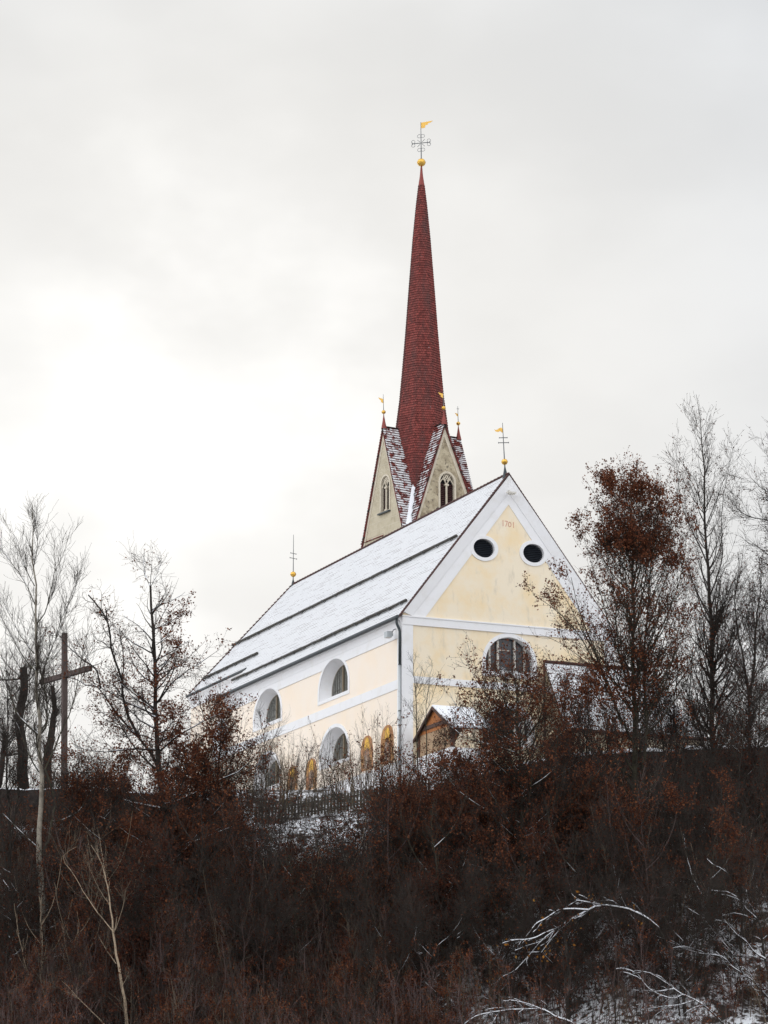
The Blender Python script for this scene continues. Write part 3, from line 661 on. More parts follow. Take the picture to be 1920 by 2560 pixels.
# local axes: x along the tower's right-hand face (tr), -y = its outward normal (nr)
faces = [  # (rotation k*90 about z, left base z, right base z, material, snow)
    (0, 41.7, 43.3, 'stone_dark'), (-1, 42.4, 42.3, 'stone'), (1, 43.3, 43.0, 'stone'), (2, 43, 43, 'stone')]
def trot(k):
    c, s = round(math.cos(k * math.pi / 2)), round(math.sin(k * math.pi / 2))
    return lambda p: (c * p[0] - s * p[1], s * p[0] + c * p[1], p[2])
WC = .21
def lancet(c0, zb, hw, zs, zt, n=14):
    return [(c0 - hw, zb)] + arc(c0, zs, hw, n, 180, 0, zt - zs) + [(c0 + hw, zb)]
for k, zl, zr, mname in faces:
    T = trot(k); to = lambda d: (lambda t, z: T((t, -RT + d, z)))
    mb = MB(); win = lancet(WC, 44.62, .53, 46.35, 46.92)
    poly = [(-RT, 18), (RT, 18), (RT, zr), (0, ZA - .12), (-RT, zl)]
    holed(mb, poly, [win], to(0)); face = mb.build('gable_wall', M[mname], tower, off=TZ)
    # dressed edge bands along the gable, 3 cm proud
    mb = MB()
    for (a, b) in (((-RT, zl), (0, ZA - .12)), ((RT, zr), (0, ZA - .12))):
        a, b = np.array(a), np.array(b); s = -1 if a[0] < 0 else 1
        iw = .30
        mb.slab([to(-.035)(*a), to(-.035)(*b), to(-.035)(b[0], b[1] - iw * 2.6), to(-.035)(a[0] - s * iw, a[1])], np.array(to(.04)(0, 0)) - np.array(to(0)(0, 0)))
    mb.build('edge_band', M['stone_edge'], face, off=TZ)
    if k in (0, -1):
        ring(lancet(WC, 44.55, .66, 46.35, 47.06), lancet(WC, 44.62, .53, 46.35, 46.92), 0, -.05, to).build('window_surround', M['stone_edge'], face, off=TZ)
        wv = MB(); wv.poly([to(.24)(*p) for p in lancet(WC, 44.62, .53, 46.35, 46.92)]); wo = wv.build('belfry_window', M['void'], tower, off=TZ)
        reveal(lancet(WC, 44.62, .53, 46.35, 46.92), lancet(WC, 44.62, .53, 46.35, 46.92), 0, .24, to).build('reveal', M['stone_edge'], wo, off=TZ)
        tr_ = MB()
        tr_.tube([to(.08)(WC, 44.62), to(.08)(WC, 46.12)], .07, 10); tr_.box((WC - .14, -RT + .0, 46.12), (WC + .14, -RT + .2, 46.24), T=T); tr_.box((WC - .14, -RT, 44.6), (WC + .14, -RT + .2, 44.74), T=T)
        def rib(a, b, bulge):
            a, b = np.array(a), np.array(b); mid = (a + b) / 2 + np.array(bulge)
            pts = [(1 - q) ** 2 * a + 2 * q * (1 - q) * mid + q * q * b for q in np.linspace(0, 1, 8)]
            tr_.tube([to(.07)(*p) for p in pts], .038, 6)
        for s in (-1, 1):
            rib((WC, 46.2), (WC + s * .30, 46.62), (s * .02, .10)); rib((WC + s * .53, 46.2), (WC + s * .22, 46.58), (-s * .0, .14))
            rib((WC + s * .26, 46.56), (WC, 46.86), (-s * .10, -.02)); rib((WC + s * .05, 46.45), (WC + s * .30, 46.84), (s * .05, .0)); rib((WC, 46.55), (WC + s * .12, 46.9), (s * .08, .02))
        tr_.build('tracery', M['stone_edge'], wo, off=TZ)
        lv = MB()
        for s in (-1, 1):
            for z in np.arange(44.68, 46.3, .125):
                x0, x1 = (WC + .07, WC + .52) if s > 0 else (WC - .52, WC - .07)
                lv.slab([to(.13)(x0, z), to(.13)(x1, z), to(.22)(x1, z + .09), to(.22)(x0, z + .09)], (0, 0, -.018))
        lv.build('louvres', M['louvre_red'], wo, off=TZ)
        sb = MB(); sb.box((WC - .80, -RT - .16, 44.46), (WC + .66, -RT + .05, 44.55), T=T); sb.build('window_sill', M['metal'], wo, off=TZ)
        if k == -1:     # ashlar joints, hairline, on the left-hand face
            jb = MB(); rj = np.random.default_rng(5)
            for i, z in enumerate(np.arange(42.2, 49.2, .46)):
                hw = max(0, (ZA - .9 - z) * .358)
                segs = [(-hw, hw)] if (z + .03 < 44.4 or z > 47.1) else [(-hw, WC - .70), (WC + .70, hw)]
                for a, b in segs:
                    if b - a > .2: jb.slab([to(-.006)(a, z), to(-.006)(b, z), to(-.006)(b, z + .022), to(-.006)(a, z + .022)], np.array(to(.01)(0, 0)) - np.array(to(0)(0, 0)))
                for x in np.arange(-2.6 + .55 * (i % 2) + .1, 2.6, 1.05):
                    if abs(x) < hw - .1 and not (44.0 < z < 47.1 and abs(x - WC) < .72):
                        jb.slab([to(-.006)(x, z), to(-.006)(x + .022, z), to(-.006)(x + .022, z + .45), to(-.006)(x, z + .45)], np.array(to(.01)(0, 0)) - np.array(to(0)(0, 0)))
            jb.build('mortar_joints', M['joint'], face, off=TZ)
    # gable roof: two steep slopes running back to the spire
    rm = {0: ('tile_halfsnow', 'tile_few'), -1: ('tile_few', 'tile_snowy'), 1: ('tile_halfsnow', 'tile_few'), 2: ('tile_few', 'tile_few')}[k]
    mb = MB(); OV = .13
    for s, zc in ((-1, zl), (1, zr)):
        dz = ZA - zc; zb_ = zc; xb = RT * (ZA - zb_) / dz
        nn = np.array([s * dz, 0, RT]); nn /= np.linalg.norm(nn); nw = np.array(T(nn))
        A0 = T((0, -RT - OV, ZA)); A1 = T((0, 0, ZA)); B0 = T((s * xb, -RT - OV, zb_)); B1 = T((s * xb, 0, zb_))
        stepped(mb, A0, A1, B0, B1, 46, .075, nw, .17, 0 if s < 0 else 2, 1, 0)
        # verge edge
        for i in range(46):
            a, b = np.array(A0) + (np.array(B0) - A0) * i / 46, np.array(A0) + (np.array(B0) - A0) * (i + 1) / 46
            bk = np.array(T((0, .16, 0)))
            mb.poly([a, b + nw * .05, b - nw * .085, a - nw * .085], 1, [(i * 3.1, i)] * 4); mb.poly([a - nw * .085, b - nw * .085, b - nw * .085 + bk, a - nw * .085 + bk], 1, [(i * 2.3, i)] * 4)
    mb.poly([T((-.10, -RT - OV, ZA)), T((.10, -RT - OV, ZA)), T((.10, 0, ZA + .06)), T((-.10, 0, ZA + .06))], 1, [(0, .5)] * 4)
    mb.tube([T((0, -RT - OV, ZA + .02)), T((0, -.5, ZA + .02))], .075, 7, 1)
    mb.build('gable_roof', [M[rm[0]], M['tile_lip'], M[rm[1]]], tower, off=TZ, weld=False)
# spire: octagonal, tiled, slightly flared foot; arrises over the face centres and corners
mb = MB()
prof = [(67.42, .185), (66.0, .35), (63.57, .575), (60, .845), (57, 1.06), (54.5, 1.265), (52.5, 1.44), (50.96, 1.64), (49, 1.86), (46, 2.18), (43, 2.5), (41, 2.72)]
zs_ = [p[0] for p in prof][::-1]; rs_ = [p[1] / .959 for p in prof][::-1]
zc = np.arange(67.42, 41.2, -.168)
A8 = [R_(-90 + 45 * q) for q in range(8)]
for i in range(len(zc) - 1):
    ra = np.interp(zc[i], zs_, rs_); rb = np.interp(zc[i + 1], zs_, rs_) + .042; rc = rb - .042
    for q in range(8):
        a, b = A8[q], A8[(q + 1) % 8]
        e = lambda r, an, z: (r * math.cos(an), r * math.sin(an), z)
        wd = .765 * rb / .15; sh = .5 * (i % 2) + q * 31
        mb.poly([e(ra, a, zc[i]), e(ra, b, zc[i]), e(rb, b, zc[i + 1]), e(rb, a, zc[i + 1])], 0, [(sh, i + .2), (sh + wd, i + .2), (sh + wd, i + .8), (sh, i + .8)])
        mb.poly([e(rb, a, zc[i + 1]), e(rb, b, zc[i + 1]), e(rc, b, zc[i + 1] - .004), e(rc, a, zc[i + 1] - .004)], 1, [(sh, i + .5)] * 4)
mb.build('spire', [M['tile_spire'], M['tile_lip']], tower, off=TZ, weld=False)
mb = MB(); mb.lathe((0, 0, 0), [(.235, 67.25), (.20, 67.45), (.115, 68.0), (.05, 68.75)], 0, 8); mb.build('spire_cap', M['red_sheet'], tower, off=TZ)
mb = MB()      # snow lying in the valleys between the gables
rv = np.random.default_rng(11)
for q in range(4):
    T = trot(q); prev = None; mb = MB()
    for i in range(26):
        f = i / 25; s_ = 1.42 + f * 1.5; z = ZA - s_ * (ZA - 42.4) / RT + .20
        wdt = .06 + .15 * f + .12 * rv.random()
        row = [T((-s_ - wdt * .25, -s_ + wdt, z + .12)), T((-s_ - .06, -s_ - .06, z + .05 - .02 * rv.random())), T((-s_ + wdt, -s_ - wdt * .25, z + .12))]
        if prev: mb.strip(prev, row)
        prev = row
    mb.build('valley_snow', M['snow'], tower, off=TZ, smooth=True)
# finials of the tower
def tw(p): c, s = math.cos(TA), math.sin(TA); return np.array([AX[0] + c * p[0] - s * p[1], AX[1] + s * p[0] + c * p[1], p[2]])
cross_finial('spire_finial', 'large gilded ball, scrolled iron cross and stepped golden vane on the spire tip', (AX[0], AX[1], 68.72), 3.10, .24, .285, .036, [(1.62, .60)], 'step', 2.66, .88, 0.0, curls=True, lean=-.012, arm_rot=-.25)
for k, lab, fl_, fz in ((0, 'gilded ball and swallow-tailed vane on the tower gable facing the viewer', 'tail', 1.62), (-1, 'gilded ball and small vane on the left-hand gable of the tower', 'tail', 1.55), (1, 'small gilded ball and vane on the right-hand rear gable of the tower', 'tail', 1.45)):
    p = tw(trot(k)((0, -RT, ZA + .02)))
    sc = 1.0
    t = cross_finial('gable_finial', lab, p, 2.20, 1.00, .135, .022, [(2.0, .07)] if k == 1 else [], fl_, fz, .78 if k != 1 else .5, 0.1, cone=(.19, .85, M['red_sheet']), lean=-.025)
    t['group'] = 'finials on the tower gables'

# ------------------------------------------------------------------ plants: branches are grown level by level as arrays of polylines
UPV = np.array([0, 0, 1.0]); TRUNKS = []
def nrm(a): return a / (np.linalg.norm(a, axis=-1, keepdims=True) + 1e-9)
def tube_arr(P, Rr, k):
    """P (M,n,3), Rr (M,n) -> verts, quads"""
    M_, n, _ = P.shape
    T = np.empty_like(P); T[:, 1:-1] = P[:, 2:] - P[:, :-2]; T[:, 0] = P[:, 1] - P[:, 0]; T[:, -1] = P[:, -1] - P[:, -2]
    T = nrm(T); A = nrm(np.cross(T, np.array([0.83, 0.52, 0.19]))); B = np.cross(T, A)
    q = 2 * np.pi * np.arange(k) / k
    V = P[:, :, None, :] + Rr[:, :, None, None] * (np.cos(q)[None, None, :, None] * A[:, :, None, :] + np.sin(q)[None, None, :, None] * B[:, :, None, :])
    base = (np.arange(M_)[:, None, None] * n + np.arange(n - 1)[None, :, None]) * k
    j = np.arange(k)[None, None, :]; j2 = (j + 1) % k
    Fq = np.stack([base + j, base + j2, base + k + j2, base + k + j], -1).reshape(-1, 4)
    return V.reshape(-1, 3), Fq
def joinm(parts):
    Vs, Fs, o = [], [], 0
    for V, Fq in parts:
        if len(V) == 0: continue
        Vs.append(V); Fs.append(Fq + o); o += len(V)
    return np.concatenate(Vs), Fs
def smooth(pts, m=5):
    pts = np.asarray(pts, float)
    if len(pts) < 3: return pts
    E = np.concatenate([[2 * pts[0] - pts[1]], pts, [2 * pts[-1] - pts[-2]]]); o = []
    for i in range(1, len(E) - 2):
        for t in np.linspace(0, 1, m, endpoint=False):
            a, b, c, d = E[i - 1], E[i], E[i + 1], E[i + 2]
            o.append(.5 * (2 * b + (c - a) * t + (2 * a - 5 * b + 4 * c - d) * t * t + (3 * b - a - 3 * c + d) * t ** 3))
    o.append(pts[-1]); return np.array(o)
def resample(pts, n):
    pts = np.asarray(pts, float); d = np.concatenate([[0], np.cumsum(np.linalg.norm(np.diff(pts, axis=0), axis=1))])
    s = np.linspace(0, d[-1], n); return np.stack([np.interp(s, d, pts[:, i]) for i in range(3)], 1)
def spawn(r, P, Rr, M_, t0, t1, ang, lfun, up, n=6, wig=0.12, rr=0.55, rtip=0.003, wl=1.0, rmax=9.0, tpow=1.0):
    """children of the polylines P: returns P', R', t along the parent"""
    ln = np.linalg.norm(np.diff(P, axis=1), axis=2).sum(1)
    par = r.choice(len(P), M_, p=(ln ** wl) / (ln ** wl).sum())
    t = t0 + (t1 - t0) * r.random(M_) ** tpow
    x = t * (P.shape[1] - 1); i = np.minimum(x.astype(int), P.shape[1] - 2); f = (x - i)[:, None]
    p0 = P[par, i] * (1 - f) + P[par, i + 1] * f; tg = nrm(P[par, i + 1] - P[par, i]); r0 = Rr[par, i] * (1 - f[:, 0]) + Rr[par, i + 1] * f[:, 0]
    rv = r.normal(size=(M_, 3)); pe = nrm(rv - (rv * tg).sum(1, keepdims=True) * tg)
    a = np.radians(ang[0] + (ang[1] - ang[0]) * r.random(M_))[:, None]
    d = nrm(np.cos(a) * tg + np.sin(a) * pe)
    le = lfun(t, ln[par], r)
    out = np.empty((M_, n, 3)); out[:, 0] = p0
    for s in range(1, n):
        d = nrm(d + UPV * up + r.normal(size=(M_, 3)) * wig)
        out[:, s] = out[:, s - 1] + d * (le / (n - 1))[:, None]
    rs = np.minimum(np.maximum(r0 * rr, rtip * 1.15), rmax)
    rad = rs[:, None] + (rtip - rs)[:, None] * np.linspace(0, 1, n)[None] ** 0.8
    return out, rad, t
def leaves(r, P, n, size, spread=0.08, droop=0.3, weight=None, t0=0.25):
    """small folded two-triangle leaves along the polylines"""
    if n <= 0: return np.zeros((0, 3)), np.zeros((0, 4), int)
    w_ = None
    if weight is not None:
        w_ = weight(P[:, P.shape[1] // 2]); w_ = np.maximum(w_, 0)
        if w_.sum() <= 0: return np.zeros((0, 3)), np.zeros((0, 4), int)
        w_ = w_ / w_.sum()
    par = r.choice(len(P), n, p=w_)
    t = t0 + (1 - t0) * r.random(n); x = t * (P.shape[1] - 1); i = np.minimum(x.astype(int), P.shape[1] - 2); f = (x - i)[:, None]
    c = P[par, i] * (1 - f) + P[par, i + 1] * f + r.normal(size=(n, 3)) * spread
    a = nrm(r.normal(size=(n, 3)) - UPV * droop); b = nrm(np.cross(a, r.normal(size=(n, 3))))
    s = (size * (0.6 + 0.8 * r.random(n)))[:, None]; nn = np.cross(a, b)
    V = np.stack([c, c + a * s * .5 + b * s * .34 + nn * s * .12, c + a * s, c + a * s * .5 - b * s * .34 + nn * s * .12], 1)
    return V.reshape(-1, 3), (np.arange(n)[:, None] * 4 + np.arange(4)[None])
def snow_on(P, Rr, thick=1.0, steep=0.82, solid=False):
    """a cap of snow lying along the upper side of gently inclined wood"""
    T = nrm(np.gradient(P, axis=1)); flat = np.clip((steep - np.abs(T[..., 2])) / 0.35, 0, 1)
    P2 = P.copy(); P2[..., 2] += Rr * 0.75 + 0.006
    ph = np.arange(P.shape[0])[:, None] * 2.399; s_ = np.arange(P.shape[1])[None] * 1.0
    flat = flat if solid else flat * np.clip(.75 + np.sin(s_ * 1.3 + ph) + .6 * np.sin(s_ * 2.9 + ph * 3), 0, 1)
    return P2, (Rr * 0.80 + 0.010 * thick) * flat + 1e-4

def build_tree(name, label, cat, spec, seed, group=None):
    """spec: stems=[(px path, r0, r1)], depth d0, limbs=[(px path, r0, r1)], fills etc.  Paths are traced outlines; each gets its own depth."""
    r = np.random.default_rng(seed)
    d0 = spec['depth']
    stems = []
    def path3(px, dd0, dd1, n):
        pts = [at(x, y, d0) for x, y in px]
        P = resample(smooth(pts), n); s = np.linspace(0, 1, n)[:, None]; wl_ = np.linalg.norm(P[-1] - P[0]) / n
        P = P + r.normal(size=(n, 3)) * wl_ * np.array([.035, 0, .02]) * np.minimum(s * 6, 1)
        dd = dd0 + (dd1 - dd0) * s + 0.06 * np.cumsum(r.normal(size=(n, 1)), 0) * 0.3
        q = P * ((d0 + dd) / d0)
        return q
    foot = at(*spec['stems'][0][0][0], d0); gz = float(terr(foot[0], foot[1]))
    org = np.array([foot[0], foot[1], gz]); TRUNKS.append((foot[0], foot[1]))
    LV = []                                    # (P, R, k, level)
    for i, (px, r0, r1) in enumerate(spec['stems']):
        n = 18; P = path3(px, 0 if i == 0 else spec.get('stem_dd', 0.0) * (r.random() - .5), 0 if i == 0 else r.normal() * .9, n)
        if i == 0:
            P[0] = org - (0, 0, .3)
        Rr = np.interp(np.linspace(0, 1, n), [0, .04, 1], [r0 * 1.25, r0, r1])
        LV.append((P[None], Rr[None], 9, 0))
    limbs = []
    for px, r0, r1 in spec.get('limbs', []):
        n = 14; P = path3(px, 0.0, r.normal() * 1.3, n); Rr = r0 + (r1 - r0) * np.linspace(0, 1, n) ** .8
        limbs.append((P, Rr))
    if limbs:
        LP, LR_ = np.stack([q[0] for q in limbs]), np.stack([q[1] for q in limbs]); LV.append((LP, LR_, 7, 1))
    SP = np.concatenate([q[0] for q in LV if q[3] == 0]); SR = np.concatenate([q[1] for q in LV if q[3] == 0])
    H = spec['H']
    # primaries off the stems
    prof = spec.get('prof', lambda t: (1 - t) ** .7)
    if spec.get('n1', 0):
        P1, R1, t1 = spawn(r, SP, SR, spec['n1'], spec.get('t0', .3), spec.get('t1', .98), spec.get('a1', (35, 60)), lambda t, l, q: np.maximum(.4, spec['L1'] * prof(t) * (.65 + .6 * q.random(len(t)))), spec.get('up1', .14), n=9, wig=spec.get('wig1', .10), rr=.5, rtip=.006, wl=1.0, tpow=spec.get('tpow', 1.0), rmax=spec.get('r1max', .06))
        LV.append((P1, R1, 5, 1))
        allP = np.concatenate([P1] + ([np.stack([resample(p, 9) for p in LP])] if limbs else [])); allR = np.concatenate([R1] + ([np.stack([np.interp(np.linspace(0, 1, 9), np.linspace(0, 1, 14), q) for q in LR_])] if limbs else []))
    else:
        allP = np.stack([resample(p, 9) for p in LP]); allR = np.stack([np.interp(np.linspace(0, 1, 9), np.linspace(0, 1, 14), q) for q in LR_])
    P2, R2, t2 = spawn(r, allP, allR, spec['n2'], .12, 1.0, spec.get('a2', (25, 60)), lambda t, l, q: spec.get('L2', .38) * np.minimum(l, 4.2) * (1.05 - .5 * t) * (.5 + .8 * q.random(len(t))) + .25, spec.get('up2', .12), n=7, wig=spec.get('wig2', .16), rr=.6, rtip=.0045)
    P3, R3, t3 = spawn(r, P2, R2, spec['n3'], .15, 1.0, spec.get('a3', (25, 65)), lambda t, l, q: spec.get('L3', .5) * l * (.5 + .8 * q.random(len(t))) + .12, spec.get('up3', .08), n=5, wig=.2, rr=.65, rtip=spec.get('rt', .0035))
    tree = thing(name, label, cat, tuple(org), 0, group)
    loc = lambda V: V - org
    V, Fs = joinm([tube_arr(P, Rr, k) for P, Rr, k, lv in LV if lv == 0]); mesh_np('trunk', loc(V), Fs, M[spec.get('bark', 'bark_dk')], tree, smooth=True)
    V, Fs = joinm([tube_arr(P, Rr, k) for P, Rr, k, lv in LV if lv == 1]); mesh_np('limbs', loc(V), Fs, M[spec.get('limb_bark', spec.get('bark', 'bark_dk'))], tree, smooth=True)
    tw_ = [tube_arr(P2, R2, 4), tube_arr(P3, R3, 3)]
    ends = P3
    if spec.get('n4', 0):
        P4, R4, t4 = spawn(r, P3, R3, spec['n4'], .2, 1.0, (20, 60), lambda t, l, q: .55 * l * (.5 + .8 * q.random(len(t))) + .1, .05, n=4, wig=.2, rr=.7, rtip=.003)
        tw_.append(tube_arr(P4, R4, 3)); ends = P4
    V, Fs = joinm(tw_); mesh_np('crown', loc(V), Fs, M[spec.get('twig', 'twig')], tree)
    if spec.get('leaf', 0):
        wt = spec.get('lw'); wfun = (lambda c: wt(c, org, r)) if wt else None
        V, Fq = leaves(r, ends, spec['leaf'], spec.get('ls', .085), .07, weight=wfun)
        if len(V): mesh_np('foliage', loc(V), [Fq], M[spec.get('lm', 'leaf_rust')], tree)
    if spec.get('snow', 0):
        sn = []
        if limbs: sn.append(tube_arr(*snow_on(LP, LR_ * .8, .5, 1.02), 6))
        if spec.get('n1', 0): sn.append(tube_arr(*snow_on(P1, R1, 1.0, .7), 5))
        if spec['snow'] > 1:
            sel = r.random(len(P2)) < .35; sn.append(tube_arr(*snow_on(P2[sel], R2[sel], .8, .75), 4))
        V, Fs = joinm(sn); mesh_np('snow', loc(V), Fs, M['snow'], tree, smooth=True)
    return tree
def clump(scale, thr, seed):
    """lumpy density: keeps leaves in clusters with gaps between them"""
    q = np.random.default_rng(seed); K = q.normal(size=(7, 3)) * scale; ph = q.random(7) * 6.28
    return lambda c: np.clip((np.sin(c @ K.T + ph).sum(1) / 7 * 2.6 + .5 - thr) * 2.2, 0, 1)
def dpt(x, y): return ground_depth(x, y)
Z = lambda f, *pts: [f(*p) for p in pts]

# ---- T1 tall pale-barked tree on the left
d = dpt(104, 2430)
build_tree('aspen_tree', 'tall bare pale-barked tree at the left edge in front of the wooden cross', 'tree', dict(depth=d, H=19, bark='bark_pale', limb_bark='bark_green', twig='twig', snow=1,  # backlit look put into dark limb and twig colours; trunk stays pale
    stems=[([(104, 2430), (104, 2305), (101, 2131), (104, 1978), (99, 1841), (93, 1705), (89, 1589), (87, 1433), (82, 1375), (80, 1300), (77, 1262)], .155, .012)],
    limbs=[(Z(z7, (172, 410), (205, 390), (218, 320), (235, 200), (245, 130)) + Z(z10, (560, 1900), (700, 1620), (850, 1250), (940, 1080), (980, 880), (1020, 600), (1060, 350), (1170, 0)), .06, .008),
           (Z(z7, (222, 265), (255, 262), (300, 245), (345, 215), (380, 150)), .028, .006),
           (Z(z7, (165, 690), (130, 640), (90, 590), (55, 545), (30, 500), (10, 445), (0, 405)), .045, .012), (Z(z7, (167, 738), (140, 735), (90, 730), (40, 712), (0, 690)), .028, .008),
           (Z(z7, (200, 742), (225, 722), (262, 710), (280, 675), (283, 645)), .024, .006), (Z(z7, (165, 380), (120, 340), (60, 280), (10, 230)), .03, .01),
           (Z(z10, (500, 1430), (430, 1370), (340, 1290), (250, 1190), (180, 1040), (120, 850), (40, 640), (0, 540)), .05, .008),
           (Z(z10, (530, 1410), (590, 1310), (605, 1100), (580, 850), (545, 690), (500, 520), (470, 400), (450, 250)), .05, .012),
           (Z(z10, (540, 660), (600, 470), (700, 220), (800, 0), (850, -180)), .032, .006),
           (Z(z10, (455, 600), (330, 470), (220, 290), (90, 50), (0, -120)), .034, .006), (Z(z10, (440, 380), (340, 260), (240, 110), (170, -30), (60, -250)), .03, .006),
           (Z(z10, (500, 1900), (380, 1700), (300, 1480), (240, 1330), (150, 1150)), .04, .008),
           (Z(z5, (232, 930), (290, 850), (330, 700), (355, 580), (405, 500), (425, 400)), .03, .005), (Z(z5, (222, 680), (160, 560), (120, 440), (90, 350)), .026, .005),
           (Z(z5, (225, 800), (150, 640), (80, 540), (20, 460), (-40, 400)), .028, .005), (Z(z5, (215, 560), (240, 430), (235, 320), (225, 230)), .02, .005), (Z(z5, (360, 1010), (400, 880), (470, 740), (510, 600)), .022, .005)],
    n1=34, t0=.42, a1=(18, 42), L1=2.6, up1=.22, n2=420, L2=.40, up2=.22, a2=(18, 45), n3=2200, L3=.5, up3=.15, a3=(18, 48), rt=.0050), 101)

# ---- T2 oak/beech left of the church, brown leaves in its lower half
d = dpt(433, 2345)
lwA = clump(1.2, .42, 5)
build_tree('beech_tree', 'dark-trunked tree with brown leaves and one bare broken limb, left of the church', 'tree', dict(depth=d, H=20, bark='bark_dk', twig='twig', snow=1,
    stems=[(Z(z7, (750, 770), (735, 640), (720, 400), (702, 200)) + Z(z5, (1030, 1950), (1010, 1650), (1005, 1450), (1000, 1250), (985, 1000), (970, 800), (965, 680)), .18, .05)],
    limbs=[(Z(z5, (1025, 1900), (1000, 1810), (930, 1700), (800, 1560), (700, 1430), (640, 1340), (560, 1320), (470, 1270), (430, 1262)), .085, .012),
           (Z(z5, (900, 1660), (830, 1530), (795, 1400), (780, 1280), (725, 1120), (710, 1000), (690, 905), (640, 820), (570, 740)), .075, .03),
           (Z(z5, (690, 905), (686, 870), (680, 832)), .032, .024),
           (Z(z5, (785, 1300), (795, 1200), (790, 1100), (775, 1010), (766, 950)), .04, .02),
           (Z(z5, (645, 1340), (630, 1250), (600, 1200), (540, 1160), (480, 1110), (420, 1050), (360, 970)), .045, .010), (Z(z5, (590, 1195), (540, 1100), (490, 1020), (474, 965)), .02, .006),
           (Z(z5, (1015, 1430), (1060, 1370), (1100, 1310), (1200, 1230), (1270, 1190), (1340, 1140), (1410, 1090)), .045, .008), (Z(z5, (1030, 1740), (1090, 1690), (1150, 1640), (1240, 1590), (1330, 1540), (1430, 1500)), .05, .010),
           (Z(z5, (990, 1485), (930, 1440), (860, 1400), (800, 1330), (740, 1290)), .035, .008), (Z(z5, (985, 1670), (930, 1645), (870, 1630), (790, 1570), (690, 1520), (590, 1440)), .035, .006),
           (Z(z5, (1000, 1180), (1040, 1080), (1030, 960), (1024, 900)), .045, .016), (Z(z5, (967, 690), (930, 600), (925, 540), (927, 480)), .026, .009), (Z(z5, (968, 690), (1010, 600), (1035, 530), (1010, 490)), .018, .006), (Z(z5, (966, 680), (975, 560), (980, 460)), .02, .004),
           (Z(z5, (1020, 920), (1080, 800), (1120, 700), (1150, 630)), .022, .004), (Z(z5, (1005, 1060), (1080, 1000), (1130, 900), (1190, 850)), .022, .004),
           (Z(z7, (735, 620), (690, 600), (650, 570), (605, 525)), .03, .006), (Z(z7, (740, 650), (800, 610), (860, 562)), .028, .006), (Z(z7, (745, 690), (790, 665), (822, 638)), .02, .006), (Z(z7, (770, 560), (720, 552), (675, 540)), .02, .006),
           (Z(z7, (715, 400), (650, 345), (560, 320), (480, 262), (400, 215)), .035, .008), (Z(z7, (745, 440), (830, 360), (940, 300), (1030, 250)), .035, .008), (Z(z7, (715, 480), (620, 440), (540, 380)), .03, .006)],
    n1=60, t0=.10, t1=.98, a1=(45, 80), L1=6.2, up1=.06, prof=lambda t: np.clip(1.15 - t, 0, 1) ** .9, n2=900, L2=.36, up2=.05, wig2=.22, n3=5200, L3=.46, a3=(30, 75), rt=.0048, leaf=32000, ls=.10, lm='leaf_rust',
    lw=lambda c, o, r: (.08 + lwA(c)) * np.interp(c[:, 2] - o[2], [0, 2.5, 7.5, 10, 13, 17, 21], [.5, .9, 1.0, .75, .38, .2, .2]) * np.where((c[:, 0] - o[0] < -1.0) & (c[:, 2] - o[2] > 9), .35, 1)), 202)

